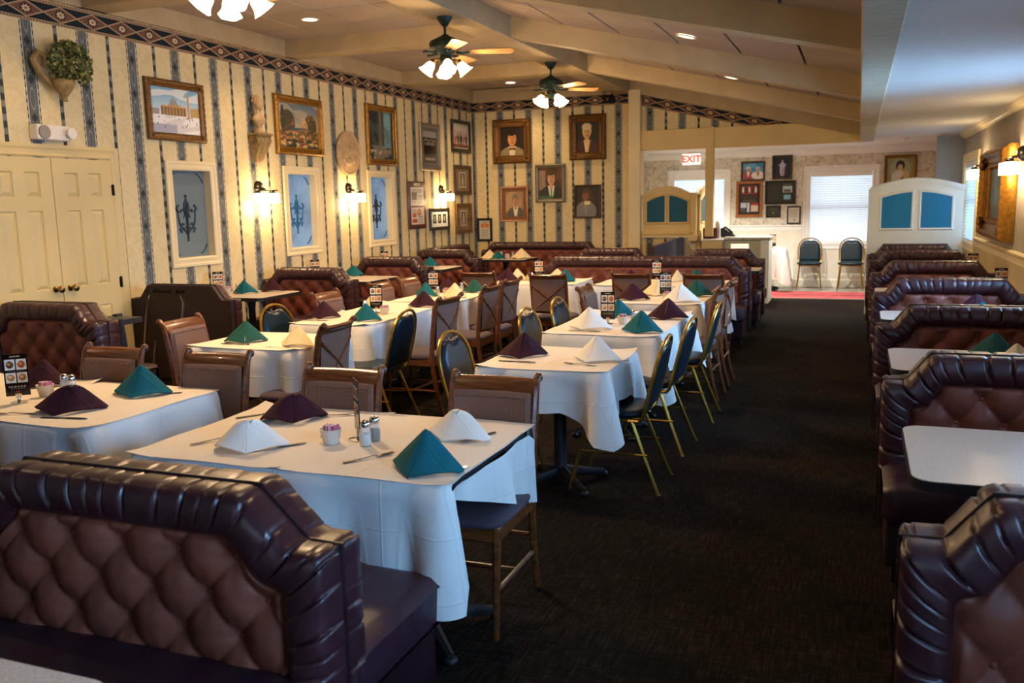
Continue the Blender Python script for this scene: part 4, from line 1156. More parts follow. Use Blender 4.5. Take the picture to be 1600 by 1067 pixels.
def menu_paint(seed):
    def f(U, V):
        C = fill(U, '120c0a')
        C = put(C, rec(U, V, .30, .70, .925, .955), 'b8a488')
        for k, (x0, x1, y0, y1) in enumerate(((.06, .47, .62, .87), (.53, .94, .62, .87), (.06, .47, .31, .56), (.53, .94, .31, .56))):
            C = food(C, U, V, x0, x1, y0, y1, seed+k)
        C = put(C, rec(U, V, .15, .85, .575, .59) & (np.sin(U*60) > -.2), '8a7660')
        C = put(C, rec(U, V, .15, .85, .21, .23) & (np.sin(U*50) > -.3), 'b8a890'); C = put(C, rec(U, V, .22, .78, .16, .175) & (np.sin(U*60) > -.3), 'a09078')
        C = put(C, ell(U, V, .5, .09, .1, .03), '8a2a20')
        return C
    return f
def build_menu(seed=0):
    t = thing('menu_stand', '', 'menu stand', group='table menu stands')
    part('stand_base', MB().lathe([(.0, .0), (.038, .0), (.038, .003), (.010, .008), (.006, .014), (.006, .032), (0, .032)], 20), M['chrome'], t)
    part('clip', MB().box(-.014, .014, -.006, .006, .026, .046, ch=.002), M['chrome'], t, smooth=False)
    c = part('menu_card', MB().box(-.052, .052, -.0015, .0015, .034, .235), M['black'], t, smooth=False)
    painted('card_print', .104, .201, menu_paint(seed), 40, 76, c, 'print_gloss', y=-.0022, z0=.034)
    b = painted('card_print', .104, .201, menu_paint(seed+2), 40, 76, c, 'print_gloss', y=-.0022, z0=.034); b.rotation_euler = (0, 0, PI)
    return t
MENU = Proto(build_menu)

def napkin_mesh(seed=0, W=.128, H=.118, soft=False):
    rr = random.Random(seed); a = rr.uniform(-.012, .012)
    A = Vector((a, .030, H)); Fp = Vector((rr.uniform(-.02, .02), -.062, .002)); mb = MB()
    for sg in (-1, 1):
        E = Vector((sg*W, .035+rr.uniform(-.01, .02), .002)); drop = rr.uniform(.9, 1.05)
        nrm = (Fp-A).cross(E-A); nrm.normalize()
        if nrm.y > 0: nrm = -nrm
        def fn(u, v):
            u2 = u*1.22
            if u2 <= 1: B = Fp.lerp(E, u2); off = (.040 if soft and sg < 0 else .020)*math.sin(PI*u2)*v**1.2; p = A.lerp(B, v)+nrm*off
            else:
                q = (u2-1)/.22; kq = 2.2 if soft and sg < 0 else 1.0; p = A.lerp(E, v)+Vector((-sg*.030*q*v*kq, kq*(.016*math.sin(q*PI*.9)*v+.010*q*v), .0))
            ripple = .0025*math.sin(u2*9+v*3+seed)*v
            p = p+nrm*ripple
            lip = max(0, v-.93)/.07
            return (p.x, p.y-.006*lip*(1 if u2 < 1 else 0), max(.001, p.z-.0*lip))
        mb.grid(fn, 20, 14)
    if soft:
        # softer peak: the cloth bends over instead of coming to a point
        mb.v = [(x+.018*max(0, (z-H*.62)/(H*.38))**2*math.sin(y*40), y-.030*max(0, (z-H*.55)/(H*.45))**2, z-.022*max(0, (z-H*.6)/(H*.4))**2) for x, y, z in mb.v]
    return mb
def build_napkin(color, seed, soft=False):
    o = part('folded_napkin', napkin_mesh(seed, soft=soft), M[color], angle=70)
    s = o.modifiers.new('thickness', 'SOLIDIFY'); s.thickness = .007; s.offset = 1; s.use_rim = True
    b = o.modifiers.new('soft', 'BEVEL'); b.width = .0025; b.segments = 2; b.limit_method = 'ANGLE'; b.angle_limit = .9
    o['category'] = 'napkin'
    return o
NP = {}
def napkin(color, x, y, z, rz, label, sc=1.0, soft=False):
    k = (color, int(abs(x*31+y*17)) % 3, soft)
    if k not in NP: NP[k] = build_napkin(color, {'nap_teal': 1, 'nap_burg': 4, 'nap_white': 7, 'nap_green': 2, 'nap_cream': 9}[color]+k[1]*11, soft); o = NP[k]
    else:
        o = NP[k].copy(); COL.objects.link(o)
    o.location = (x, y, z); o.rotation_euler = (0, 0, math.radians(rz)); o.scale = (sc, sc, sc)
    tag(o, label, 'napkin', 'folded cloth napkins')

def build_bowl():
    t = thing('sugar_bowl', '', 'bowl', group='sugar bowls')
    def fn(u, v):
        a = 2*PI*u; prof = [(0, 0), (.028, 0), (.030, .004), (.040, .055), (.042, .058), (.039, .058), (.036, .052), (.028, .012), (0, .010)]
        r, z = prof[int(round(v*8))]; rib = 1+.018*math.sin(a*18)*(1 if .004 < z < .056 and v < .45 else 0)
        return (r*rib*math.cos(a), r*rib*math.sin(a), z)
    part('bowl', MB().grid(fn, 72, 9, cu=True), M['ceramic'], t)
    rr = random.Random(2)
    for k in range(9):
        a = rr.uniform(-.35, .35); x = -.024+k*.006
        mx = Matrix.Translation((x, rr.uniform(-.006, .006), .046)) @ Matrix.Rotation(a, 4, 'Y') @ Matrix.Rotation(rr.uniform(-.3, .3), 4, 'Z')
        part('sweetener_packet', MB().box(-.0016, .0016, -.020, .020, -.026, .026, M=mx), M['pink'] if k % 3 else M['nap_white'], t, smooth=False)
    return t
BOWL = Proto(build_bowl)
def build_shaker(fillm, name='salt_shaker'):
    def f():
        t = thing(name, '', 'shaker', group='glass shakers')
        part('glass_body', MB().lathe([(0, 0), (.021, 0), (.023, .004), (.022, .05), (.017, .072), (.015, .076)], 10, caps=False), M['glass'], t, angle=20)
        part('contents', MB().lathe([(0, .003), (.0185, .003), (.0185, .046), (0, .048)], 10), M[fillm], t, angle=20)
        part('cap', MB().lathe([(.017, .070), (.019, .072), (.019, .084), (.016, .093), (.008, .098), (0, .099)], 16), M['chrome'], t)
        return t
    return f
SALT = Proto(build_shaker('salt')); PEPPER = Proto(build_shaker('pepper', 'pepper_shaker')); CHEESE = Proto(build_shaker('yellow', 'cheese_shaker'))

def blade(path, w, t_):
    """flat bar along x: path of (x, halfwidth, z)"""
    mb = MB()
    vs = []; fs = []
    for x, hw, z in path: vs += [(x, -hw, z), (x, hw, z), (x, hw*.8, z+t_), (x, -hw*.8, z+t_)]
    n = len(path)
    for i in range(n-1):
        for k in range(4): fs.append((i*4+k, i*4+(k+1) % 4, (i+1)*4+(k+1) % 4, (i+1)*4+k))
    fs += [(3, 2, 1, 0), tuple((n-1)*4+k for k in range(4))]
    return mb.add(vs, fs)
def fork_mesh():
    mb = blade([(-.10, .002, .002), (-.095, .008, .002), (-.07, .009, .002), (-.02, .004, .004), (.02, .0035, .007), (.035, .008, .005), (.048, .012, .003), (.056, .0125, .003)], 0, .002)
    for k in range(4): 
        y = -.0105+k*.007; mb.tube([(.054, y, .004), (.075, y, .004), (.098, y*.95, .008)], [.0022, .002, .001], 5)
    return mb
def knife_mesh():
    return blade([(-.115, .003, .001), (-.11, .0085, .001), (-.03, .0075, .001), (-.005, .005, .002), (.005, .007, .002), (.02, .010, .002), (.085, .010, .002), (.108, .006, .002), (.115, .001, .002)], 0, .003)
def spoon_mesh():
    mb = blade([(-.095, .002, .002), (-.09, .008, .002), (-.06, .008, .002), (-.01, .0035, .004), (.03, .0035, .006), (.045, .006, .005)], 0, .002)
    return mb.grid(lambda u, v: (.068+.028*math.cos(2*PI*v)*(u), .019*math.sin(2*PI*v)*u, .003+.006*u*u), 6, 16, cv=True)
def cutlery(kind, x, y, z, rz, label):
    o = part(kind, {'fork': fork_mesh, 'knife': knife_mesh, 'spoon': spoon_mesh}[kind], M['cutlery'], key='cut_'+kind, loc=(x, y, z), rot=(0, 0, math.radians(rz)))
    tag(o, label, kind, 'table cutlery')

ZT = .7565
def at_(lab, w): return lab+' '+w
# front table
napkin('nap_white', -2.10, 2.66, ZT, 20, 'white folded napkin at the left front of the front table', 1.1, soft=True)
napkin('nap_burg', -2.20, 3.10, ZT, 40, 'burgundy folded napkin lying low at the rear left of the front table', 1.1, soft=True)
napkin('nap_teal', -1.36, 2.60, ZT, -12, 'bright teal folded napkin at the right front of the front table', 1.15)
napkin('nap_white', -1.42, 3.03, ZT, -25, 'white folded napkin at the rear right of the front table', 1.08, soft=True)
BOWL.place('sugar bowl with pink packets at the centre of the front table', (-1.845, 2.82, ZT))
MENU.place('menu stand seen nearly edge-on at the centre of the front table', (-1.775, 2.90, ZT), -.86)
SALT.place('salt shaker filled white beside the menu stand of the front table', (-1.700, 2.83, ZT))
PEPPER.place('shaker just behind the salt shaker on the front table', (-1.70, 2.90, ZT))
cutlery('fork', -1.60, 2.68, ZT, 55, 'fork in the middle foreground of the front table')
cutlery('knife', -2.01, 2.70, ZT, 50, 'table knife right of the white napkin on the front table')
cutlery('spoon', -2.31, 2.72, ZT, 60, 'spoon left of the white napkin on the front table')
cutlery('fork', -1.335, 3.05, ZT, -110, 'fork at the rear right corner of the front table')
cutlery('knife', -1.29, 2.60, ZT, 50, 'table knife tucked beside the bright teal napkin')
cutlery('fork', -2.08, 3.20, ZT, 215, 'fork behind the sugar bowl, right of the burgundy napkin')
cutlery('knife', -2.40, 3.14, ZT, 55, 'table knife under the left side of the low burgundy napkin')
# leftmost table
MENU.place('menu stand with four food photos on the leftmost table', (-3.70, 3.02, ZT), .75)
napkin('nap_burg', -3.30, 2.93, ZT, 22, 'burgundy folded napkin at the front of the leftmost table', 1.2, soft=True)
napkin('nap_burg', -3.95, 3.36, ZT, 10, 'burgundy folded napkin behind the menu stand of the leftmost table', 1.1)
napkin('nap_teal', -3.26, 3.31, ZT, 12, 'teal folded napkin at the rear of the leftmost table', 1.2)
BOWL.place('sugar bowl behind the front burgundy napkin of the leftmost table', (-3.70, 3.17, ZT))
SALT.place('glass shaker beside the sugar bowl of the leftmost table, left one', (-3.66, 3.25, ZT))
PEPPER.place('glass shaker beside the sugar bowl of the leftmost table, right one', (-3.60, 3.24, ZT))
cutlery('knife', -3.21, 2.83, ZT, 10, 'table knife before the burgundy napkin of the leftmost table')
cutlery('fork', -3.16, 3.36, ZT, 215, 'fork right of the teal napkin on the leftmost table')
cutlery('fork', -3.50, 2.83, ZT, 200, 'fork left of the burgundy napkin on the leftmost table')
# small square table
napkin('nap_green', -3.83, 4.88, ZT, 25, 'green-teal folded napkin on the small square table', 1.15)
napkin('nap_cream', -3.40, 4.84, ZT, -20, 'cream folded napkin on the small square table beside the cross-back chair', 1.1)
cutlery('knife', -3.83, 4.78, ZT, 2, 'table knife before the green-teal napkin of the small square table')
cutlery('fork', -3.46, 4.75, ZT, 5, 'fork before the cream napkin of the small square table')
# first long table
napkin('nap_burg', -4.02, 6.12, ZT, 20, 'burgundy folded napkin at the near left of the first long table', 1.1)
napkin('nap_cream', -4.02, 6.90, ZT, -20, 'cream folded napkin at the left of the first long table', 1.1)
napkin('nap_teal', -3.60, 6.04, ZT, -5, 'teal folded napkin at the near right of the first long table', 1.1)
MENU.place('menu stand with food photos on the first long table', (-3.74, 6.50, ZT), .35)
BOWL.place('sugar bowl beside the menu stand of the first long table', (-3.64, 6.46, ZT))
SALT.place('glass shaker left of the menu stand of the first long table', (-3.86, 6.52, ZT))
napkin('nap_burg', -3.56, 6.98, ZT, 0, 'burgundy folded napkin at the far right of the first long table', 1.15)
cutlery('knife', -3.98, 5.96, ZT, 5, 'table knife at the near left edge of the first long table')
# second long table
napkin('nap_teal', -3.95, 7.80, ZT, -15, 'teal folded napkin at the left of the second long table', 1.1)
CHEESE.place('yellow grated cheese shaker on the second long table', (-3.83, 7.86, ZT))
BOWL.place('sugar bowl right of the cheese shaker on the second long table', (-3.76, 7.92, ZT))
MENU.place('menu stand with food photos on the second long table', (-3.95, 8.02, ZT), .3)
napkin('nap_burg', -3.90, 8.22, ZT, 0, 'burgundy folded napkin behind the menu stand of the second long table', 1.15)
napkin('nap_cream', -3.62, 7.74, ZT, -20, 'cream folded napkin behind the cross-back chair of the second long table', 1.15)
napkin('nap_green', -3.60, 8.22, ZT, 0, 'green folded napkin at the far right of the second long table', 1.1)
SALT.place('glass shaker at the back of the second long table', (-3.75, 8.26, ZT))
# left table against the centre booth
napkin('nap_burg', -3.72, 9.42, ZT, 10, 'burgundy folded napkin on the left table against the centre booth', 1.2)
napkin('nap_cream', -3.63, 9.62, ZT, 70, 'cream folded napkin standing upright beside the pink shaker at the back', 1.1)
BOWL.place('pink-filled bowl on the left table against the centre booth', (-3.50, 9.60, ZT))
SALT.place('glass shaker on the left table against the centre booth', (-3.44, 9.52, ZT))
MENU.place('menu stand on the left table against the centre booth', (-3.42, 9.70, ZT), .2)
napkin('nap_teal', -3.02, 9.52, ZT, 65, 'teal folded napkin at the right end of the left centre-booth table', 1.15)
napkin('nap_cream', -3.24, 9.80, ZT, 0, 'cream folded napkin peeping over the cross-back chair at the back', 1.0)
# near square aisle table
napkin('nap_burg', -1.80, 4.80, ZT, 22, 'burgundy folded napkin on the near square aisle table', 1.15)
napkin('nap_white', -1.36, 4.76, ZT, -12, 'white folded napkin on the near square aisle table', 1.15)
cutlery('knife', -1.77, 4.63, ZT, 0, 'table knife before the burgundy napkin of the near square table')
cutlery('fork', -1.40, 4.63, ZT, 172, 'fork before the white napkin of the near square table')
cutlery('spoon', -1.265, 4.80, ZT, 190, 'spoon right of the white napkin of the near square table')
# second aisle table
napkin('nap_white', -1.75, 5.97, ZT, -5, 'white folded napkin at the near left of the second aisle table', 1.25)
napkin('nap_teal', -1.36, 5.90, ZT, -8, 'bright teal folded napkin at the near right of the second aisle table', 1.2)
MENU.place('menu stand with food photos on the second aisle table', (-1.68, 6.26, ZT), .15)
BOWL.place('sugar bowl with pink packets on the second aisle table', (-1.575, 6.28, ZT))
PEPPER.place('glass shaker right of the sugar bowl on the second aisle table', (-1.50, 6.32, ZT))
napkin('nap_teal', -1.72, 6.66, ZT, 0, 'teal folded napkin behind the menu stand of the second aisle table', 1.1)
napkin('nap_burg', -1.32, 6.62, ZT, 5, 'burgundy folded napkin at the far right of the second aisle table', 1.25)
cutlery('knife', -1.74, 5.86, ZT, 0, 'table knife before the white napkin of the second aisle table')
# third aisle table
napkin('nap_burg', -1.87, 7.84, ZT, 10, 'burgundy folded napkin at the left of the third aisle table', 1.2)
napkin('nap_cream', -1.75, 8.24, ZT, 0, 'cream folded napkin at the rear left of the third aisle table', 1.2)
MENU.place('tilted-looking menu stand in the middle of the third aisle table', (-1.62, 8.06, ZT), .1)
BOWL.place('sugar bowl before the menu stand of the third aisle table', (-1.58, 7.94, ZT))
SALT.place('glass shaker right of the sugar bowl of the third aisle table', (-1.51, 8.0, ZT))
napkin('nap_white', -1.43, 7.76, ZT, 0, 'white folded napkin at the near right of the third aisle table', 1.3)
napkin('nap_green', -1.38, 8.22, ZT, 0, 'green folded napkin at the far right of the third aisle table', 1.25)
# right table against centre booth
MENU.place('menu stand with pale blue photos on the right centre-booth table', (-2.03, 9.62, ZT), .1)
napkin('nap_green', -1.62, 9.72, ZT, 0, 'green folded napkin on the right centre-booth table', 1.1)
napkin('nap_cream', -1.80, 9.72, ZT, 80, 'cream folded napkin beside the green one on the right centre-booth table', 1.0)
napkin('nap_burg', -2.36, 9.74, ZT, 0, 'burgundy folded napkin at the left of the right centre-booth table', 1.0)
# wall booth tables
ZL = .782
MENU.place('menu stand against the wall below the first etched window', (-6.04, 7.34, ZL), PI/2-.6)
BOWL.place('sugar bowl against the wall below the first etched window', (-6.03, 7.46, ZL))
SALT.place('glass shaker on the wall table below the first etched window', (-5.98, 7.56, ZL))
napkin('nap_teal', -5.86, 7.50, ZL, 10, 'teal folded napkin on the table below the first etched window', 1.1)
napkin('nap_burg', -5.72, 7.76, ZL, 0, 'burgundy folded napkin on the table below the first etched window', 1.15)
MENU.place('menu stand against the wall below the second etched window', (-6.08, 9.15, ZL), PI/2-.9)
napkin('nap_teal', -5.85, 9.62, ZL, 30, 'teal folded napkin on the table below the second etched window', 1.1)
MENU.place('menu stand against the wall below the third etched window', (-6.08, 10.85, ZL), PI/2-.9)
napkin('nap_teal', -5.62, 11.28, ZL, 10, 'teal folded napkin on the table under the third etched window', 1.1)
napkin('nap_cream', -5.36, 12.85, ZL, 0, 'cream folded napkin at the left of the corner banquette table', 1.15)
napkin('nap_teal', -5.20, 12.82, ZL, 15, 'teal folded napkin on the corner banquette table', 1.0)
napkin('nap_cream', -4.86, 12.95, ZL, 0, 'cream folded napkin at the right of the corner banquette table', 1.3)
PEPPER.place('glass shaker on the corner banquette table', (-5.22, 13.05, ZL)); BOWL.place('small pink bowl on the corner banquette table', (-5.12, 13.05, ZL)); SALT.place('white salt shaker on the corner banquette table', (-5.03, 13.06, ZL))
# right-hand tables
napkin('nap_green', .70, 5.40, .752, -30, 'green folded napkin on the printed placemat on the right', 1.15)
napkin('nap_cream', .81, 5.22, .752, 0, 'yellow-cream folded napkin before the green one on the right', .9)
napkin('nap_teal', .86, 7.25, .752, 0, 'bright teal napkin tip before the violet booth bench', .85)
napkin('nap_burg', .84, 7.42, .752, 0, 'violet-red folded napkin behind the bright teal tip', 1.2)
napkin('nap_green', .82, 9.20, .752, 0, 'green napkin tip before the fifth right-hand bench', 1.1)
MENU.place('menu stand by the right wall near the gilt mirror', (1.19, 8.85, .752), .05)
MENU.place('menu stand by the right wall under the window blind', (1.19, 10.95, .752), .05)
def placemat(U, V):
    C = fill(U, 'dfe2e0'); C = put(C, (np.abs(vn(U*1, V*1, 14, 3)) > .32) & rec(U, V, .05, .95, .08, .92), '4c5660')
    C = put(C, ell(U, V, .25, .5, .15, .3), 'a8b4b8'); C = put(C, ell(U, V, .75, .45, .16, .3), '8a9298'); C = put(C, rec(U, V, 0, .04, 0, 1), 'a0303a'); return C
o = painted('placemat', .40, .28, placemat, 60, 44, None, 'print'); o.location = (.74, 5.42, .7515); o.rotation_euler = (-PI/2, 0, 0)
tag(o, 'printed paper placemat under the green napkin on the right', 'placemat')
# ================================================================ framed pictures
GOLD = noisy('gilt_wood', hexc('6f4a1a'), .38, .35, 30, .5, 70, metal=.4); M['gilt'] = GOLD
M['gilt_bright'] = noisy('bright_gilt', hexc('94661c'), .34, .3, 30, .4, 70, metal=.6)
M['silver'] = noisy('antique_silver', hexc('8c8068'), .35, .25, 40, .3, 80, metal=.5)
M['black_frame'] = mat('black_lacquer', (.012, .011, .011), .25)
M['brown_frame'] = noisy('brown_wood_frame', hexc('3a2416'), .35, .2, 20)
M['cherry'] = noisy('cherry_wood_frame', hexc('4f1a14'), .35, .2, 20)
M['oak'] = noisy('orange_oak_frame', hexc('9c5a24'), .35, .2, 20)
def frame_mesh(w, h, fw, dep, ornate):
    """mitred frame in the xz plane, front towards -y, back on y=0"""
    if ornate: pr = [(0, 0), (0, dep*.55), (.12, dep*.75), (.22, dep*.98), (.32, dep*1.0), (.42, dep*.80), (.50, dep*.62), (.62, dep*.60), (.72, dep*.48), (.80, dep*.55), (.88, dep*.50), (1, dep*.30), (1, dep*.15)]
    else: pr = [(0, 0), (0, dep*.8), (.08, dep), (.85, dep*.9), (1, dep*.6), (1, dep*.2)]
    mb = MB(); n = 1
    def side(a, b):      # from corner a to corner b, each (x, z, inward x, inward z)
        m_ = max(2, int(math.dist(a[:2], b[:2])/(.018 if ornate else 9)))
        def fn(u, v):
            k = int(round(v*(len(pr)-1))); o_, hh = pr[k]; o_ *= fw
            i = u*(m_-1)
            c = .0 if not ornate else (min(.004, .10*dep)*math.sin(i*1.9) if k in (3, 4) else (min(.003, .06*dep)*math.cos(i*2.9) if k in (9, 10) else 0))
            x = (a[0]+a[2]*o_)*(1-u)+(b[0]+b[2]*o_)*u; z = (a[1]+a[3]*o_)*(1-u)+(b[1]+b[3]*o_)*u
            return (x, -(hh+c), z)
        mb.grid(fn, m_, len(pr))
    C = [(-w/2, -h/2, 1, 1), (w/2, -h/2, -1, 1), (w/2, h/2, -1, -1), (-w/2, h/2, 1, -1)]
    for i in range(4): side(C[i], C[(i+1) % 4])
    return mb
def picture(kind, label, loc, rz, w, h, fw, dep, fm, fn, nx, ny, ornate=False, mat_w=0, mat_c='e8dcc0', cat='picture', group='framed wall pictures', tilt=0.0, gl=False):
    t = thing(kind, label, cat, loc, rz, group)
    if tilt: t.rotation_euler = (tilt, 0, rz)
    part('frame', frame_mesh(w, h, fw, dep, ornate), M[fm], t, smooth=ornate, angle=50)
    if ornate and fw > .055:
        bd_ = MB(); o_ = fw*.90; st_ = .022
        for (ax, az, bx, bz) in ((-w/2+o_, -h/2+o_, w/2-o_, -h/2+o_), (w/2-o_, -h/2+o_, w/2-o_, h/2-o_), (w/2-o_, h/2-o_, -w/2+o_, h/2-o_), (-w/2+o_, h/2-o_, -w/2+o_, -h/2+o_)):
            n_ = max(2, int(math.hypot(bx-ax, bz-az)/st_))
            for q in range(n_): bd_.ball((ax+(bx-ax)*q/n_, -dep*.52, az+(bz-az)*q/n_), .0075, .006, .0075, 6, 4)
        for sx in (-1, 1):
            for sz in (-1, 1):
                cl_ = MB(); cx_, cz_ = sx*(w/2-fw*.45), sz*(h/2-fw*.45)
                for q in range(5):
                    a = PI/4+q*PI/4-PI/2; cl_.ball((cx_-sx*fw*.42*max(0, math.cos(a)), -dep*.86, cz_-sz*fw*.42*max(0, math.sin(a))), fw*.17, dep*.22, fw*.17, 8, 5)
                part('corner_carving', cl_, M[fm], t, fix=False)
        part('beading', bd_, M[fm], t, fix=False)['kind'] = 'stuff'
    part('backing', MB().box(-w/2+fw*.5, w/2-fw*.5, -.006, -.001, -h/2+fw*.5, h/2-fw*.5), M['brown_frame'], t, smooth=False)
    iw, ih = w-2*fw, h-2*fw
    if mat_w:
        a, b = iw-2*mat_w, ih-2*mat_w
        mbm = MB(); y = -dep*.25
        vs = [(sx*(iw/2+.004), y, sz*(ih/2+.004)) for sx, sz in ((-1, -1), (1, -1), (1, 1), (-1, 1))]+[(sx*a/2, y, sz*b/2) for sx, sz in ((-1, -1), (1, -1), (1, 1), (-1, 1))]
        mbm.add(vs, [(0, 1, 5, 4), (1, 2, 6, 5), (2, 3, 7, 6), (3, 0, 4, 7)])
        key = 'matc_'+mat_c
        if key not in M: M[key] = mat('mat_board', hexc(mat_c), .8)
        part('mat_board', mbm, M[key], t, smooth=False); iw, ih = a, b
    painted('canvas', iw+.006, ih+.006, fn, nx, ny, t, 'print_gloss' if gl else 'print', y=-max(.008, dep*.2))
    return t
def sky(C, U, V, top, bot, y0):
    for k in range(3): pass
    t_ = np.clip((V-y0)/(1-y0), 0, 1)[..., None]; S = rgb(bot)*(1-t_)+rgb(top)*t_
    m = (V > y0)[..., None]; return np.where(m, S, C)
def p_plaza(U, V):
    C = fill(U, 'd8d4cc'); C = sky(C, U, V, '6aa8c4', 'cfdde0', .42)
    C = put(C, (vn(U, V*1.5, 9, 5) > .12) & (V > .55), 'e8e4dc', .85)
    C = put(C, rec(U, V, .20, .72, .40, .60), 'a8824e'); C = put(C, rec(U, V, .20, .72, .40, .58) & (np.sin(U*95) > .2), '6e4c2c')
    C = put(C, rec(U, V, .20, .72, .585, .61), 'c8a470'); C = put(C, rec(U, V, .34, .60, .60, .645), 'b08a58')
    C = put(C, ell(U, V, .46, .64, .085, .13) & (V > .64), '8a9498'); C = put(C, rec(U, V, .455, .468, .76, .84), '8a9498')
    C = put(C, rec(U, V, .745, .785, .36, .90), 'b88a54'); C = put(C, rec(U, V, .72, .80, .30, .37), '5c4228')
    C = put(C, rec(U, V, .80, 1, .36, .62) & (V < .62-.15*(1-U)), 'b89458'); C = put(C, rec(U, V, .0, .16, .40, .52), '9a9088')
    C = put(C, (V < .40) & (vn(U*1, V*2, 8, 8) > .1), 'eceae6'); C = put(C, (V < .2) & (U < .5) & (vn(U, V, 5, 2) > -.1), 'a8a8b8')
    r = np.random.RandomState(4)
    for k in range(16):
        x, y = r.uniform(.1, .95), r.uniform(.10, .33); C = put(C, rec(U, V, x, x+.014, y, y+.035), '3c3430')
    return C
def p_garden(U, V):
    C = fill(U, '6a5a34'); C = sky(C, U, V, '5a7078', 'c8b088', .40)
    C = put(C, (vn(U, V*2, 7, 3) > .2) & (V > .6), 'b8a890', .7)
    C = put(C, ell(U, V, .22, .55, .18, .30), '3a3420'); C = put(C, ell(U, V, .80, .50, .16, .28), '4c4424'); C = put(C, ell(U, V, .10, .65, .05, .30), '26281c')
    C = put(C, rec(U, V, .55, .72, .42, .60), 'c89c64'); C = put(C, ell(U, V, .63, .62, .05, .08), 'd8b080'); C = put(C, rec(U, V, .62, .635, .68, .80), 'c8a070')
    C = put(C, rec(U, V, .30, .70, .40, .46), '3c5058')
    C = put(C, (V < .42) & (vn(U, V, 26, 6) > .08), 'a8743c'); C = put(C, (V < .36) & (vn(U, V, 40, 9) > .2), 'd8b468'); C = put(C, (V < .34) & (vn(U, V, 34, 2) > .25), '7c3424')
    C = put(C, (V < .22) & (vn(U, V, 20, 7) < -.1), '2c2e18'); C = put(C, (vn(U, V, 30, 17) > .25) & ell(U, V, .8, .5, .17, .3), 'a05c2c'); C = put(C, (vn(U, V, 30, 12) > .25) & ell(U, V, .22, .5, .17, .3), '8a5028')
    return C
def p_arch(U, V):
    C = fill(U, '243438'); C = put(C, rec(U, V, .62, .92, .25, 1), '6a9498'); C = put(C, ell(U, V, .77, .80, .16, .16), '7caaac')
    C = put(C, rec(U, V, .38, .60, .0, 1), '4a4c40'); C = put(C, rec(U, V, .44, .50, .1, 1), '7a7058'); C = put(C, rec(U, V, .10, .34, .1, .96), '182428')
    C = put(C, (V < .28) & (vn(U, V, 16, 4) > 0), '7c705c'); C = put(C, (V < .2) & (vn(U, V, 22, 5) > .15), 'b0a488'); C = put(C, (vn(U, V, 12, 9) > .25), '5c6c64', .5); C = put(C, rec(U, V, .9, 1, 0, 1), '384440'); return C
def person(C, U, V, cx, cy, s, skin, hair, coat, tie=None, shirt='e0d8c8', beard=False):
    C = put(C, ell(U, V, cx, cy-.50*s, .42*s, .33*s), coat)
    C = put(C, (np.abs(U-cx) < .10*s*(1-(cy-.22*s-V)/(.5*s))) & (V < cy-.18*s) & (V > cy-.60*s), shirt)
    if tie: C = put(C, (np.abs(U-cx) < .03*s) & (V < cy-.22*s) & (V > cy-.55*s), tie)
    C = put(C, rec(U, V, cx-.06*s, cx+.06*s, cy-.26*s, cy-.08*s), skin)
    C = put(C, ell(U, V, cx, cy+.045*s, .150*s, .185*s), hair); C = put(C, ell(U, V, cx, cy-.01*s, .118*s, .16*s), skin); C = put(C, ell(U, V, cx-.01*s, cy+.135*s, .125*s, .070*s), hair); C = put(C, ell(U, V, cx+.05*s, cy-.02*s, .07*s, .14*s), '000000', .10)
    for sx in (-1, 1): C = put(C, ell(U, V, cx+sx*.05*s, cy+.03*s, .018*s, .010*s), '2a1a14')
    C = put(C, ell(U, V, cx, cy-.015*s, .014*s, .03*s), '000000', .15); C = put(C, ell(U, V, cx, cy-.085*s, .045*s, .012*s), '7c3028'); return C
def p_man(U, V):
    C = fill(U, '1a0f08'); C = put(C, ell(U, V, .5, .6, .5, .5), '24160c', .6)
    C = person(C, U, V, .50, .60, 1.55, 'c88a50', '140c08', '8a7a54', None, 'd8c8a0')
    return put(C, (np.abs(U-.5) < .13) & (np.abs(V-.235) < .012+.3*np.abs(U-.5)), '140c08')
def p_lady(U, V):
    C = fill(U, '1c0e0a'); C = person(C, U, V, .46, .66, 1.35, 'd8a468', 'd8c088', '3c0c10', None, 'e0c88c'); C = put(C, ell(U, V, .46, .85, .21, .12), 'd8c490')
    C = put(C, (np.abs(U-.52) < .24*(V)) & (V < .42) & (vn(U, V, 10, 2) > -.4), 'dcc080'); return C
def p_smile(U, V):
    C = fill(U, '3c2418'); C = put(C, (vn(U, V, 9, 3) > .1), '5c3a28'); C = put(C, rec(U, V, 0, .3, .3, .9), 'c8b8a0', .5)
    C = person(C, U, V, .54, .66, 1.3, 'd09a70', '4a3020', '14181a', '7c9450', 'd8dcd8'); return put(C, rec(U, V, .05, .6, .0, .10), '2c5c3c')
def p_smallman(U, V):
    C = fill(U, '8c6844'); C = put(C, ell(U, V, .4, .5, .5, .5), 'b08a5c', .6); return person(C, U, V, .56, .62, 1.35, 'b07850', '6a5c4c', '3a3430', None, 'd8ccb8')
def p_darkport(U, V):
    C = fill(U, '24180f'); C = put(C, ell(U, V, .45, .55, .25, .4), '4c3018', .7); C = person(C, U, V, .42, .70, 1.05, '8a5a38', '4a2c18', '7c7870', None, '8a8680'); return put(C, rec(U, V, .36, .60, .40, .52), 'e8d8a0')
def p_group(U, V):
    C = fill(U, 'a8a49a'); C = put(C, V < .80, '3c3830'); C = put(C, V < .30, '5c564a')
    for k in range(7):
        x = .14+k*.12; C = put(C, ell(U, V, x, .48, .07, .26), '141210'); C = put(C, ell(U, V, x, .72+.02*math.sin(k*2), .028, .04), 'b8a890'); C = put(C, rec(U, V, x-.012, x+.012, .56, .66), 'd0ccc0')
    return put(C, rec(U, V, .1, .9, .10, .16) & (np.sin(U*40) > 0), 'c8c0b0')
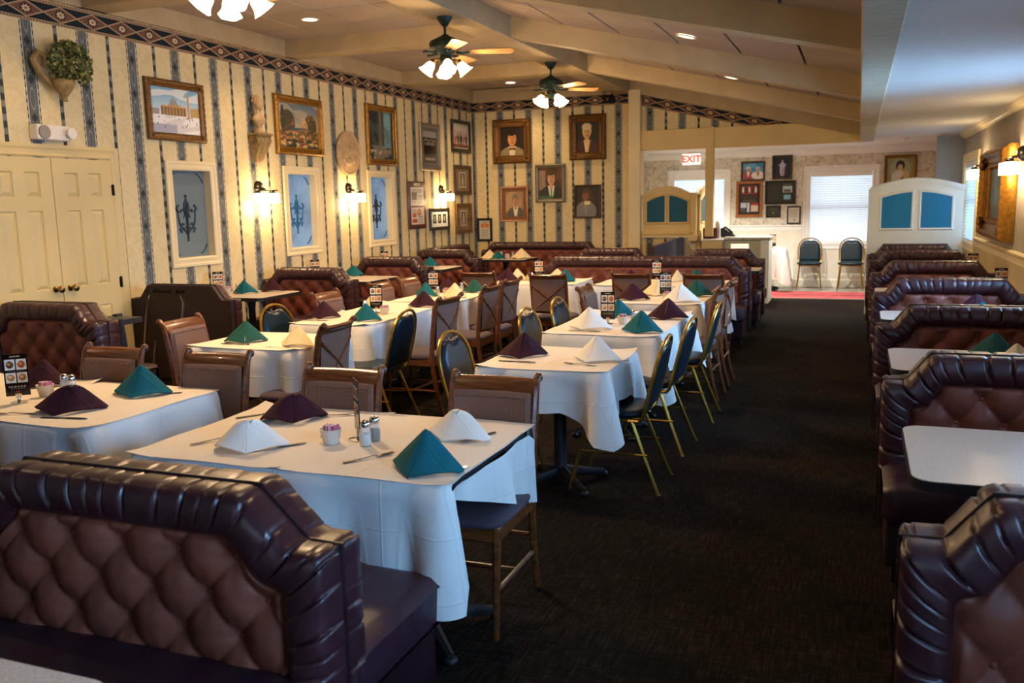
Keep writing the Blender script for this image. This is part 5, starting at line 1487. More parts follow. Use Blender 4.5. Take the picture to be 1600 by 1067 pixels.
def p_suits(U, V):
    C = fill(U, 'c8bcae'); C = put(C, V < .15, '6a3428')
    for k, c in enumerate(('a85c4c', '343a48', '2c2c34', 'a8605c', '303840')):
        x = .14+k*.18; C = put(C, ell(U, V, x, .42, .085, .30), c); C = put(C, ell(U, V, x, .76, .04, .055), 'c89878'); C = put(C, rec(U, V, x-.015, x+.015, .5, .66), 'e0dcd4')
    return C
def p_tiny(U, V):
    C = fill(U, '7a6248'); C = put(C, rec(U, V, .26, .74, .18, .86), 'd0c4a4'); C = put(C, rec(U, V, .31, .69, .23, .81), '5a4c3c'); C = put(C, ell(U, V, .5, .45, .09, .22), 'b8a888'); return put(C, ell(U, V, .5, .70, .05, .06), 'c8b090')
def lines(C, U, V, x0, x1, y0, y1, n, col, a=.8):
    for k in range(n):
        y = y0+(y1-y0)*(k+.5)/n; h = (y1-y0)/n*.28; C = put(C, rec(U, V, x0, x1-(x1-x0)*.12*((k*7) % 5)/4, y-h, y+h) & (np.sin(U*140+k*2) > -.6), col, a)
    return C
def p_article1(U, V):
    C = fill(U, 'dcd6c8'); C = lines(C, U, V, .06, .94, .62, .95, 8, '3c3834'); C = put(C, rec(U, V, .08, .48, .30, .72), '5c5048'); C = lines(C, U, V, .54, .94, .06, .6, 11, '4c4844'); return lines(C, U, V, .08, .48, .05, .26, 5, '4c4844')
def p_article2(U, V):
    C = fill(U, 'd8cfc0'); C = put(C, ell(U, V, .62, .72, .17, .20), 'a84c24'); C = put(C, ell(U, V, .62, .72, .10, .12), 'c88a3c'); C = put(C, rec(U, V, .1, .4, .42, .66), 'b8502c'); C = lines(C, U, V, .54, .94, .06, .5, 8, '4c4844'); C = put(C, rec(U, V, .08, .46, .10, .34), 'b84420'); return lines(C, U, V, .08, .42, .70, .92, 5, '4c4844')
def p_blocks(U, V):
    C = fill(U, 'c8ccc4')
    for k in range(3): x = .12+k*.29; C = put(C, rec(U, V, x, x+.2, .22, .80), '24282a'); C = put(C, ell(U, V, x+.1, .52, .05, .2), '8a8c84')
    return C
def p_doc(U, V):
    C = fill(U, 'c8c2ae'); C = put(C, rec(U, V, .16, .84, .62, .80), 'c8642c'); C = put(C, rec(U, V, .25, .75, .84, .88), 'b04828'); C = put(C, rec(U, V, .3, .7, .68, .72), 'e8c070'); return lines(C, U, V, .16, .84, .10, .56, 12, '7a7466')
LW_R = PI/2; x0 = WX+.012
def leftpic(y0_, y1_, z0_, z1_): return (WX+.004, (y0_+y1_)/2, (z0_+z1_)/2), y1_-y0_, z1_-z0_
def LP(kind, label, y0_, y1_, z0_, z1_, *a, **k):
    l, w, h = leftpic(y0_, y1_, z0_, z1_); return picture(kind, label, l, LW_R, w, h, *a, **k)
LP('framed_painting', 'gilt-framed painting of a domed building and obelisk on a plaza', 6.69, 7.49, 2.30, 2.87, .075, .04, 'gilt', p_plaza, 110, 80, ornate=True)
LP('framed_painting', 'gilt-framed landscape painting with trees above the second etched window', 8.66, 9.62, 2.25, 2.92, .085, .045, 'gilt_bright', p_garden, 110, 80, ornate=True)
LP('framed_painting', 'tall gilt-framed dark painting of an arch beside the round relief', 10.68, 11.52, 2.19, 3.0, .085, .04, 'gilt_bright', p_arch, 70, 80, ornate=True)
LP('framed_photo', 'silver-framed group photograph on the left wall', 12.26, 12.95, 2.15, 2.865, .06, .035, 'silver', p_group, 60, 70, mat_w=.06, mat_c='6a665c', gl=True, ornate=True)
LP('framed_photo', 'black-framed colour photograph of people in suits near the corner', 13.40, 14.15, 2.48, 3.0, .06, .03, 'black_frame', p_suits, 60, 44, gl=True, mat_w=.02, mat_c='b0a89c')
LP('framed_photo', 'brown-framed small portrait, upper of two beside the corner', 13.46, 14.13, 1.785, 2.27, .06, .03, 'brown_frame', p_tiny, 44, 44, gl=True)
LP('framed_photo', 'brown-framed small portrait, lower of two beside the corner', 13.48, 14.11, 1.15, 1.645, .06, .03, 'gilt', p_tiny, 44, 44, gl=True)
bd = thing('notice_board', 'cherry wood board with two newspaper clippings', 'notice board', (WX+.004, 12.09, 1.635), LW_R)
part('board', MB().box(-.29, .29, -.02, 0, -.35, .35, ch=.008), M['cherry'], bd, smooth=False)
painted('clipping', .42, .27, p_article1, 50, 36, bd, 'print', y=-.022).location = (0, 0, .13)
painted('clipping', .42, .25, p_article2, 50, 36, bd, 'print', y=-.022).location = (0, 0, -.16)
painted('title_plate', .2, .04, lambda U, V: lines(fill(U, 'd8cdb8'), U, V, .1, .9, .3, .7, 1, '5c4438'), 24, 6, bd, 'print', y=-.022).location = (0, 0, .305)
part('plate', MB().box(-.06, .06, -.024, -.02, -.335, -.31), M['black'], bd, smooth=False)
LP('framed_photo', 'small black frame with three dark images under the third sconce', 12.51, 13.21, 1.24, 1.58, .05, .025, 'black_frame', p_blocks, 60, 34, gl=True)
def BP(kind, label, a, b, c, d, *r, **k): return picture(kind, label, ((a+b)/2, BY-.004, (c+d)/2), 0, b-a, d-c, *r, **k)
BP('framed_portrait', 'ornate gilt-framed portrait of a person in a bow tie', -5.82, -5.14, 2.29, 3.02, .135, .07, 'gilt', p_man, 60, 70, ornate=True)
BP('framed_portrait', 'ornate gilt-framed portrait of a white-haired person in pale collar', -4.47, -3.85, 2.305, 3.03, .125, .07, 'gilt', p_lady, 60, 70, ornate=True)
BP('framed_portrait', 'gold-framed portrait of a smiling person in a dark suit', -5.08, -4.55, 1.63, 2.26, .06, .04, 'silver', p_smile, 60, 70, ornate=True)
BP('framed_portrait', 'thin brown-framed sepia portrait, lower left on the back wall', -5.71, -5.21, 1.32, 1.915, .035, .03, 'oak', p_smallman, 60, 70, mat_w=.06, mat_c='7c5236')
BP('framed_portrait', 'dark-framed portrait with a bright patch, lower right on the back wall', -4.40, -3.94, 1.36, 1.905, .03, .03, 'brown_frame', p_darkport, 60, 70)
BP('framed_document', 'black-framed certificate with orange heading in the back corner', -6.16, -5.88, .99, 1.385, .04, .03, 'black_frame', p_doc, 50, 60, gl=True)
# entry wall
def VP(kind, label, a, b, c, d, *r, **k): return picture(kind, label, ((a+b)/2, VY-.004, (c+d)/2), 0, b-a, d-c, *r, **k)
def p_two(U, V):
    C = fill(U, '3c8ac0'); C = put(C, vn(U, V, 8, 2) > .15, '7cb8d8', .6); C = person(C, U, V, .27, .62, .75, 'd8a088', 'd8d4cc', 'a8444c', None, 'e8e0dc'); return person(C, U, V, .74, .62, .75, 'd8a890', 'c8c4bc', 'e8e0dc', 'a03038', 'c86068')
def p_robe(U, V):
    C = fill(U, '10101a'); C = put(C, ell(U, V, .5, .45, .32, .42), '20203c', .7); C = put(C, ell(U, V, .5, .42, .15, .34), 'b8b8cc'); C = put(C, ell(U, V, .55, .30, .10, .22), '9c7c98', .7); C = put(C, ell(U, V, .5, .80, .05, .06), 'c8a890'); return put(C, (np.abs(V-.62) < .04) & (np.abs(U-.5) < .2), 'a8b0c8')
def p_poster(U, V):
    C = fill(U, '101016'); C = put(C, rec(U, V, .12, .88, .64, .93), '7a1c28')
    for k in range(5): C = put(C, ell(U, V, .2+.15*k, .80, .05, .10), ['e0d0c8', '241c20', 'd8c0b8', '3c2028', 'e0d4cc'][k])
    C = put(C, rec(U, V, .12, .88, .52, .60), '3c2c24'); C = lines(C, U, V, .16, .84, .42, .50, 2, '8a7a60'); C = put(C, rec(U, V, .58, .92, .30, .38), 'b03030'); C = put(C, rec(U, V, .58, .92, .10, .30), 'd8c0a8')
    C = put(C, rec(U, V, .10, .36, .22, .38), 'c8ccd8'); C = put(C, rec(U, V, .40, .52, .08, .38), 'c8c8d4'); return lines(C, U, V, .1, .36, .08, .20, 3, 'a8acb8')
def p_plaque(U, V):
    C = fill(U, '1c2018'); C = lines(C, U, V, .06, .48, .10, .90, 12, '4c4c38'); C = put(C, rec(U, V, .58, .92, .50, .82), 'a8c0c8'); C = put(C, rec(U, V, .62, .88, .52, .66), '6a5040'); C = put(C, rec(U, V, .62, .88, .16, .38), '7cb4c8'); return put(C, rec(U, V, .58, .92, .88, .91), '8a7a50')
def p_smallplaque(U, V): return lines(put(fill(U, '24281e'), ell(U, V, .5, .35, .06, .08), 'a89860'), U, V, .15, .85, .5, .85, 4, '5c5840')
def p_cert(U, V): return put(lines(fill(U, 'ccc4b4'), U, V, .15, .85, .35, .85, 6, '7a746a'), ell(U, V, .55, .18, .07, .06), '6a5a40')
def p_saint(U, V):
    C = fill(U, '8a9068'); C = put(C, ell(U, V, .5, .6, .4, .4), 'a8aa80', .8); C = put(C, ell(U, V, .5, .74, .17, .17), '241c14'); C = put(C, ell(U, V, .5, .66, .10, .12), 'c8a484')
    C = put(C, ell(U, V, .45, .28, .28, .30), 'd0ccc0'); C = put(C, ell(U, V, .72, .40, .13, .16), 'd0ac84'); return put(C, ell(U, V, .58, .28, .06, .07), '6a5c48')
VP('framed_photo', 'brown-framed picture of two pale figures on bright blue', -2.06, -1.63, 1.935, 2.295, .035, .03, 'brown_frame', p_two, 50, 44)
VP('framed_picture', 'dark-framed picture of a pale robed figure on black', -1.505, -1.15, 1.955, 2.385, .03, .03, 'brown_frame', p_robe, 44, 54)
VP('framed_poster', 'orange oak-framed poster with red photograph and white blocks', -2.14, -1.665, 1.28, 1.94, .05, .03, 'oak', p_poster, 60, 80)
VP('framed_plaque', 'wide dark wall plaque with two small photographs', -1.62, -1.08, 1.505, 1.93, .03, .025, 'black_frame', p_plaque, 60, 46)
VP('framed_plaque', 'small dark engraved plaque below the wide plaque', -1.60, -1.335, 1.265, 1.485, .025, .02, 'black_frame', p_smallplaque, 34, 30)
VP('framed_certificate', 'small black-framed certificate left of the entry window', -1.225, -.985, 1.145, 1.468, .025, .02, 'black_frame', p_cert, 34, 44)
VP('framed_picture', 'gilt-framed religious picture above the arched white partition', .39, .91, 1.72, 2.315, .05, .04, 'gilt_bright', p_saint, 54, 60, ornate=True)
# mirror-like painting on the right wall
def p_bluescene(U, V):
    C = fill(U, '6a8c98'); C = put(C, vn(U, V, 7, 3) > .1, '8aa8b0', .7); C = put(C, V < .3, '5c6454'); return put(C, vn(U, V, 14, 5) > .2, '7c8878', .5)
picture('framed_painting', 'large carved gilt-framed blue painting on the right wall', (EX-.004, 10.12, 1.63), -PI/2, 1.72, .90, .20, .13, 'gilt_bright', p_bluescene, 70, 44, ornate=True)

# ================================================================ sculpture on the left wall
M['stone'] = noisy('aged_cream_stone', hexc('bb9c70'), .75, .2, 18, .3, 60)
M['stone_dark'] = noisy('weathered_stone', hexc('8d7448'), .8, .3, 22, .4, 60)
t = thing('wall_bust', 'pale stone bust of a head and shoulders on a scrolled bracket', 'sculpture', (WX+.08, 8.29, 2.452), LW_R)
t.scale = (.86, .80, .98)
part('socle', MB().lathe([(0, 0), (.075, 0), (.075, .015), (.045, .03), (.032, .05), (.04, .075), (0, .08)], 20), M['stone'], t)
def torso(u, v):
    a = 2*PI*v; prof = [(.03, .065), (.055, .085), (.088, .115), (.108, .145), (.100, .172), (.062, .195), (.037, .215), (.034, .27)]
    k = u*7; i = min(6, int(k)); f = k-i; r = prof[i][0]*(1-f)+prof[i+1][0]*f; z = prof[i][1]*(1-f)+prof[i+1][1]*f
    return (r*1.05*math.cos(a), r*.62*math.sin(a), z)
part('shoulders', MB().grid(torso, 18, 24, cv=True), M['stone'], t)
hd_ = MB().ball((0, -.012, .318), .058, .066, .076, 20, 14).ball((0, .020, .340), .064, .062, .064, 14, 10).ball((0, -.072, .308), .009, .012, .016).ball((0, .0, .272), .033, .036, .04)
for sx in (-1, 1): hd_.ball((sx*.052, .0, .312), .008, .014, .018); hd_.ball((sx*.020, -.058, .325), .010, .008, .006)
hd_.ball((0, -.060, .284), .016, .010, .006).ball((0, -.052, .262), .018, .014, .012)
part('head', hd_, M['stone'], t)
hb = MB()
rr = random.Random(4)
for k in range(46):
    a = rr.uniform(.15*PI, .85*PI)+ (0); ph = rr.uniform(-.2, 1.4)
    hb.ball((.064*math.cos(a)*math.cos(ph*.7)*1.05, .020+.058*math.sin(a)*math.cos(ph)*.95, (.345+.062*math.sin(ph))), .015, .015, .013, 7, 5)
part('hair', hb, M['stone'], t)
t = thing('scroll_bracket', 'carved golden scroll bracket under the stone bust', 'bracket', (WX, 8.30, 2.14), LW_R)
mb = MB().box(-.13, .13, -.16, 0, .285, .31, ch=.01).box(-.118, .118, -.14, 0, .262, .287, ch=.006)
part('shelf', mb, M['stone_dark'], t, smooth=False)
def scrollb(u, v):
    a = [( -.12, .27), (-.135, .23), (-.13, .18), (-.10, .13), (-.07, .08), (-.06, .04), (-.045, .015), (-.02, .0)]
    k = u*7; i = min(6, int(k)); f = k-i; y = a[i][0]*(1-f)+a[i+1][0]*f; z = a[i][1]*(1-f)+a[i+1][1]*f; hw = .115*(1-.62*u)
    q = [(-1, 1), (-1, 0), (-.6, -.0), (-.5, .012), (-.2, .012), (0, -.008), (.2, .012), (.5, .012), (.6, 0), (1, 0), (1, 1)][int(round(v*10))]
    return (q[0]*hw, 0 if q[1] == 1 else y-q[1], z)
part('console', MB().grid(scrollb, 22, 11), M['stone_dark'], t, angle=60)
vo = MB()
for sx in (-1, 1):
    vo.tube([(sx*.112, -.10+.040*math.cos(a)*(1-i/24), .225+.045*math.sin(a)*(1-i/24)) for i, a in enumerate([k*.5 for k in range(20)])], .010, 6)
part('volute', vo, M['stone_dark'], t)
# round relief
t = thing('relief_plaque', 'round carved stone relief between the second and third etched windows', 'relief', (WX+.004, 10.20, 2.315), LW_R)
disc = MB().lathe([(0, 0), (.265, 0), (.285, .012), (.285, .026), (.262, .034), (.255, .024), (0, .024)], 40, M=Matrix.Rotation(PI/2, 4, 'X'))
part('disc', disc, M['stone'], t, angle=35)
fg = MB()
for (x, z, rx, rz_) in ((-.04, .03, .07, .11), (.06, .0, .06, .10), (-.03, .15, .04, .045), (.07, .11, .035, .04), (.0, -.10, .10, .06), (.12, -.08, .05, .05), (-.13, -.04, .04, .08), (.14, .06, .02, .08)):
    fg.ball((x, -.024, z), rx, .022, rz_, 14, 8)
part('carved_figures', fg, M['stone'], t)
# wall vase with ivy
t = thing('wall_vase', 'weathered wall vase with a scroll handle holding ivy', 'vase', (WX+.02, 5.68, 2.52), LW_R)
part('urn', MB().lathe([(0, .02), (.026, .02), (.022, .05), (.045, .08), (.078, .13), (.09, .17), (.082, .19), (.07, .18), (0, .16)], 20, (0, -.10, 0)), M['stone_dark'], t)
part('scroll_handle', MB().tube([(-.06, -.05, .13), (-.12, -.05, .19), (-.19, -.05, .25), (-.22, -.05, .33), (-.18, -.05, .39), (-.12, -.05, .37), (-.11, -.05, .31), (-.14, -.05, .29)], [.02, .022, .028, .03, .026, .022, .018, .012], 8), M['stone_dark'], t)
M['ivy'] = noisy('ivy_leaf', hexc('4a5424'), .5, .45, 14)
M['ivy_light'] = noisy('pale_ivy_leaf', hexc('8a8848'), .5, .3, 14)
rr = random.Random(9)
def leaves(seed, n):
    mb = MB(); rr = random.Random(seed)
    for k in range(n):
        a, ph, r = rr.uniform(0, 2*PI), rr.uniform(-.9, 1.5), rr.uniform(.4, 1)**.5
        p = Vector((.06+.20*r*math.cos(a)*math.cos(ph), -.13+.12*r*math.sin(a)*math.cos(ph), (.30+.19*r*math.sin(ph))))
        if p.y > -.01: p.y = -.01-rr.uniform(0, .04)
        s = rr.uniform(.014, .024); Mx = Matrix.Translation(p) @ Euler((rr.uniform(-1, 1), rr.uniform(-1, 1), rr.uniform(0, 6))).to_matrix().to_4x4()
        mb.add([(0, 0, 0), (-s*.9, 0, s*.5), (-s*.45, -.002, s*.9), (0, 0, s*1.7), (s*.45, -.002, s*.9), (s*.9, 0, s*.5)], [(0, 1, 2), (0, 2, 3), (0, 3, 4), (0, 4, 5)], Mx)
    return mb
for nm, sd, n, mm in (('foliage', 1, 620, 'ivy'), ('foliage', 2, 480, 'ivy_light')):
    o = part(nm, leaves(sd, n), M[mm], t, smooth=False, fix=False); o['kind'] = 'stuff'
st = MB()
for k in range(14):
    a = rr.uniform(0, 6.28); st.tube([(0, -.10, .17), (.03+.06*math.cos(a), -.12+.03*math.sin(a), .26), (.05+.14*math.cos(a), -.13+.07*math.sin(a), .32+.06*math.sin(a*2))], .0025, 4)
part('stems', st, M['ivy'], t)
# emergency light box
t = thing('emergency_light', 'white emergency light box above the closet door', 'lamp', (WX, 5.575, 2.285), LW_R)
M['white_plastic'] = mat('ivory_plastic', hexc('e4dccb'), .4); M['grey_plastic'] = mat('grey_plastic', hexc('8c8478'), .45)
part('housing', MB().box(-.165, .165, -.09, 0, -.06, .06, ch=.008), M['white_plastic'], t, smooth=False)
part('speaker_grille', MB().lathe([(.0, .0), (.055, .0), (.055, .012), (.045, .016), (.03, .012), (0, .012)], 20, M=Matrix.Translation((-.10, -.088, .0)) @ Matrix.Rotation(PI/2, 4, 'X')), M['grey_plastic'], t)
part('lamp_head', MB().lathe([(.0, .0), (.03, .0), (.045, .03), (.045, .05), (.0, .055)], 16, M=Matrix.Translation((.135, -.088, .0)) @ Matrix.Rotation(PI/2, 4, 'X')), M['white_plastic'], t)
# lantern hanging from the ridge end
t = thing('hanging_lantern', 'small dark iron lantern hanging at the end of the ridge beam', 'lantern', (-3.72, 14.16, 3.16))
part('lantern_cage', MB().lathe([(.03, .0), (.055, .02), (.06, .06), (.05, .10), (.02, .13), (.012, .15)], 8).tube([(0, 0, .15), (0, 0, .19)], .004, 5), M['black_metal'], t, angle=20)
part('pulley', MB().lathe([(.0, 0), (.045, 0), (.03, .012), (.045, .024), (0, .024)], 16, M=Matrix.Translation((-.12, .0, .10)) @ Matrix.Rotation(PI/2, 4, 'X')).tube([(-.12, 0, .14), (-.12, 0, .19)], .005, 5), M['black_metal'], t)
part('bracket_bar', MB().tube([(-.17, 0, .185), (.06, 0, .185)], .006, 6).tube([(-.06, 0, .12), (0.0, 0, .08)], .005, 6), M['black_metal'], t)

# ================================================================ sconces
def em(name, col, s, base=(1, .95, .85)):
    return mat(name, base, .4, emis=col, estr=s)
M['sconce_glass'] = em('lit_sconce_glass', (1.0, .80, .50), 4.0)
M['fan_glass'] = em('lit_frosted_glass', (1.0, .80, .52), 1.7)
M['can'] = em('recessed_lamp', (1.0, .88, .70), 6.0)
def build_sconce():
    t = thing('wall_sconce', '', 'sconce', group='two-shade wall sconces')
    part('back_plate', MB().lathe([(0, 0), (.068, 0), (.066, .02), (.05, .045), (.025, .058), (0, .06)], 24, M=Matrix.Translation((0, 0, .025)) @ Matrix.Rotation(PI/2, 4, 'X')).box(-.012, .012, -.10, -.01, -.012, .010), M['black_metal'], t)
    part('bar', MB().box(-.20, .20, -.12, -.10, -.022, -.008, ch=.003), M['black_metal'], t, smooth=False)
    for sx in (-1, 1):
        a = part('shade', MB().lathe([(.0, -.045), (.022, -.045), (.062, -.05), (.066, -.055), (.066, -.155), (.062, -.155), (.062, -.06), (0, -.052)], 24, (sx*.125, -.11, 0)), M['sconce_glass'], t, angle=30)
        part('shade_holder', MB().lathe([(.0, -.015), (.014, -.018), (.028, -.045), (0, -.046)], 16, (sx*.125, -.11, 0)), M['black_metal'], t)
    return t
SC = Proto(build_sconce)
for y, lab in ((8.30, 'left-wall sconce between first and second etched windows'), (10.18, 'left-wall sconce under the round relief'), (12.95, 'left-wall sconce above the small black frame')):
    SC.place(lab, (WX, y, 1.85), LW_R)
    for s in (-1, 1):
        point_light('sconce_bulb', (WX+.12, y+s*.125, 1.665), 4.0, (1.0, .64, .30), .03)
        point_light('sconce_bulb', (WX+.12, y+s*.125, 1.90), 1.6, (1.0, .64, .30), .03)
for y, lab in ((9.02, 'right-wall sconce cut by the right frame edge'), (11.62, 'right-wall sconce beyond the large gilt frame')):
    SC.place(lab, (EX, y, 1.95), -PI/2)
    for s in (-1, 1):
        point_light('sconce_bulb', (EX-.12, y+s*.125, 1.765), 2.6, (1.0, .72, .40), .03)
        point_light('sconce_bulb', (EX-.12, y+s*.125, 2.0), 1.6, (1.0, .72, .40), .03)

# ================================================================ ceiling fans
M['blade'] = wood('pale_maple_blade', hexc('a87c48'), hexc('d8b078'), .35)
M['blade_dark'] = M['blade']
def build_fan():
    t = thing('ceiling_fan', '', 'ceiling fan', group='ceiling fans with light kits')
    part('canopy', MB().lathe([(.0, 0), (.072, 0), (.070, -.02), (.05, -.05), (.028, -.08), (.018, -.085), (0, -.086)][::-1], 24), M['bronze'], t)
    part('downrod', MB().lathe([(.012, -.17), (.012, -.08)], 12), M['bronze'], t)
    part('motor_housing', MB().lathe([(0, -.325), (.07, -.325), (.10, -.30), (.145, -.275), (.150, -.235), (.140, -.215), (.10, -.195), (.035, -.165), (.025, -.155), (0, -.15)], 32), M['bronze'], t)
    part('switch_housing', MB().lathe([(0, -.43), (.03, -.43), (.052, -.41), (.058, -.37), (.05, -.335), (.06, -.325), (0, -.32)], 24), M['bronze'], t)
    for k in range(5):
        a = 2*PI*k/5+.33; R_ = Matrix.Rotation(a, 4, 'Z')
        ar = MB().tube([(.10, 0, -.315), (.16, .015, -.325), (.22, 0, -.318)], [.014, .010, .012], 6, M=R_).tube([(.12, 0, -.315), (.17, -.02, -.325), (.22, -.03, -.318)], .007, 6, M=R_)
        bl = MB()
        def fn(u, v):
            x = .20+.43*u; hw = (.048+.022*u)*(1 if u < .93 else math.sqrt(max(.0, 1-((u-.93)/.075)**2))); y = (2*v-1)*hw
            return (x, y, -.315-y*.20)
        bl.grid(fn, 18, 6, M=R_)
        bl.grid(lambda u, v: (lambda p: (p[0], p[1], p[2]+.006))(fn(u, 1-v)), 18, 6, M=R_)
        b = part('fan_blade', bl, M['blade'], t)
        part('blade_arm', ar, M['bronze'], b)
    for k in range(4):
        a = 2*PI*k/4+.55; c, s = math.cos(a), math.sin(a)
        part('light_arm', MB().tube([(c*.04, s*.04, -.39), (c*.085, s*.085, -.375), (c*.115, s*.115, -.39)], .010, 8).lathe([(.0, -.02), (.028, -.02), (.026, .015), (0, .02)], 14, (0, 0, 0), M=Matrix.Translation((c*.118, s*.118, -.395)) @ Matrix.Rotation(.65, 4, Vector((s, -c, 0)))), M['brass'], t)
        Mx = Matrix.Translation((c*.122, s*.122, -.402)) @ Matrix.Rotation(.65, 4, Vector((s, -c, 0)))
        def sh(u, v):
            aa = 2*PI*u; prof = [(.024, 0), (.034, -.015), (.046, -.04), (.050, -.065), (.056, -.085), (.068, -.105), (.073, -.112)]
            r, z = prof[int(round(v*6))]; w_ = 1+.05*math.sin(aa*6)*(v**3)
            return (r*w_*math.cos(aa), r*w_*math.sin(aa), z)
        part('light_shade', MB().grid(sh, 36, 7, cu=True, M=Mx), M['fan_glass'], t)
        part('pull_chain', MB().tube([(c*.03, s*.03, -.43), (c*.03, s*.03, -.47)], .0015, 4), M['brass'], t) if k == 0 else None
    return t
FAN = Proto(build_fan)
for y, lab in ((4.70, 'ceiling fan light kit cut by the top frame edge, nearest one'), (7.75, 'ceiling fan in the middle of the ridge beam'), (10.80, 'farthest ceiling fan near the back wall')):
    FAN.place(lab, (-3.61, y, 3.34), {4.70: .2, 7.75: .0, 10.80: .35}[y])
    rz_ = {4.70: .2, 7.75: .0, 10.80: .35}[y]
    spot_light('fan_downlight', (-3.61, y, 2.78), 75, (1.0, .68, .38), 2.6)
    for k in range(4):
        a = 2*PI*k/4+.55+rz_
        point_light('fan_bulb', (-3.61+.205*math.cos(a), y+.205*math.sin(a), 2.80), 9, (1.0, .66, .34), .04)

# ================================================================ recessed lamps
def build_can():
    t = thing('recessed_light', '', 'ceiling light', group='recessed ceiling lamps')
    part('trim_ring', MB().lathe([(.075, 0), (.095, 0), (.095, -.006), (.08, -.010), (.072, -.004)], 28, caps=False), M['white_plastic'], t)
    part('lens', MB().lathe([(0, -.002), (.075, -.002)], 28, caps=False), M['can'], t)
    return t
CAN = Proto(build_can)
for (x, y, z, lab, ry) in ((-5.23, 8.02, ZC-.006, 'recessed lamp in the flat tiled ceiling near the first fan', 0), (-5.20, 13.55, ZC-.006, 'recessed lamp in the flat tiled ceiling near the back corner', 0),
                  (-1.50, 8.33, slope_z(-1.5)-.008, 'recessed lamp in the sloping ceiling, nearer one', -sa), (-1.50, 11.38, slope_z(-1.5)-.008, 'recessed lamp in the sloping ceiling, farther one', -sa),
                  (-1.47, 15.2, 2.488, 'bright bluish recessed lamp in the entry ceiling', 0), (-.28, 15.1, 2.488, 'recessed lamp in the entry ceiling near the soffit', 0), (-2.73, 15.6, 2.488, 'recessed lamp in the entry ceiling above the exit sign', 0)):
    CAN.place(lab, (x, y, z), rot=(0, ry, 0))
    spot_light('recessed_bulb', (x, y, z-.03), 30 if y < 14 else 130, (1.0, .70, .42) if y < 14 else (1.0, .93, .82), 2.3)
for (x, y, z) in ((-5.2, 2.4, 3.5), (-1.5, 2.6, 3.07), (-1.5, 5.4, 3.07), (-5.2, 5.0, 3.5)):
    spot_light('recessed_bulb', (x, y, z), 26, (1.0, .70, .42), 2.3)
# smoke detector
tag(part('smoke_detector', MB().lathe([(0, -.045), (.035, -.045), (.05, -.03), (.06, -.01), (.06, 0), (0, 0)], 24), M['white_plastic'], loc=(.62, 14.9, 2.49)), 'round white smoke detector on the entry ceiling', 'smoke detector')

# ================================================================ exit sign
t = thing('exit_sign', 'lit red and white EXIT sign hanging in the entry', 'sign', (-2.90, 16.75, 2.355))
M['exit_white'] = em('lit_sign_face', (1, .93, .88), .45); M['exit_red'] = em('lit_red_letter', (1, .08, .05), .5, (.9, .1, .08))
part('sign_body', MB().box(-.165, .165, -.025, .025, -.10, .10, ch=.006), M['exit_white'], t, smooth=False)
cu = bpy.data.curves.new('exit_text', 'FONT'); cu.body = 'EXIT'; cu.size = .17; cu.align_x = 'CENTER'; cu.align_y = 'CENTER'; cu.extrude = .002; cu.offset = .004
to = bpy.data.objects.new('tmp_text', cu); COL.objects.link(to); bpy.context.view_layer.update()
me = bpy.data.meshes.new_from_object(to); bpy.data.objects.remove(to); me.materials.clear(); me.materials.append(M['exit_red'])
le = bpy.data.objects.new('exit_letters', me); COL.objects.link(le); le.parent = t; le.location = (0, -.029, .0); le.rotation_euler = (PI/2, 0, 0)
part('sign_canopy', MB().box(-.06, .06, -.03, .03, .10, .135, ch=.004), M['white_plastic'], t, smooth=False)
t = thing('emergency_floodlight', 'pair of small white emergency lamp heads beside the EXIT sign', 'lamp', (-2.90, 16.84, 2.33))
for sx in (-1, 1): part('lamp_head', MB().lathe([(0, 0), (.025, 0), (.035, .03), (0, .035)], 14, M=Matrix.Translation((sx*.20, -.02, 0)) @ Matrix.Rotation(PI/2, 4, 'X')), M['white_plastic'], t)
part('lamp_bar', MB().box(-.22, .22, -.01, .02, -.01, .01), M['white_plastic'], t, smooth=False)

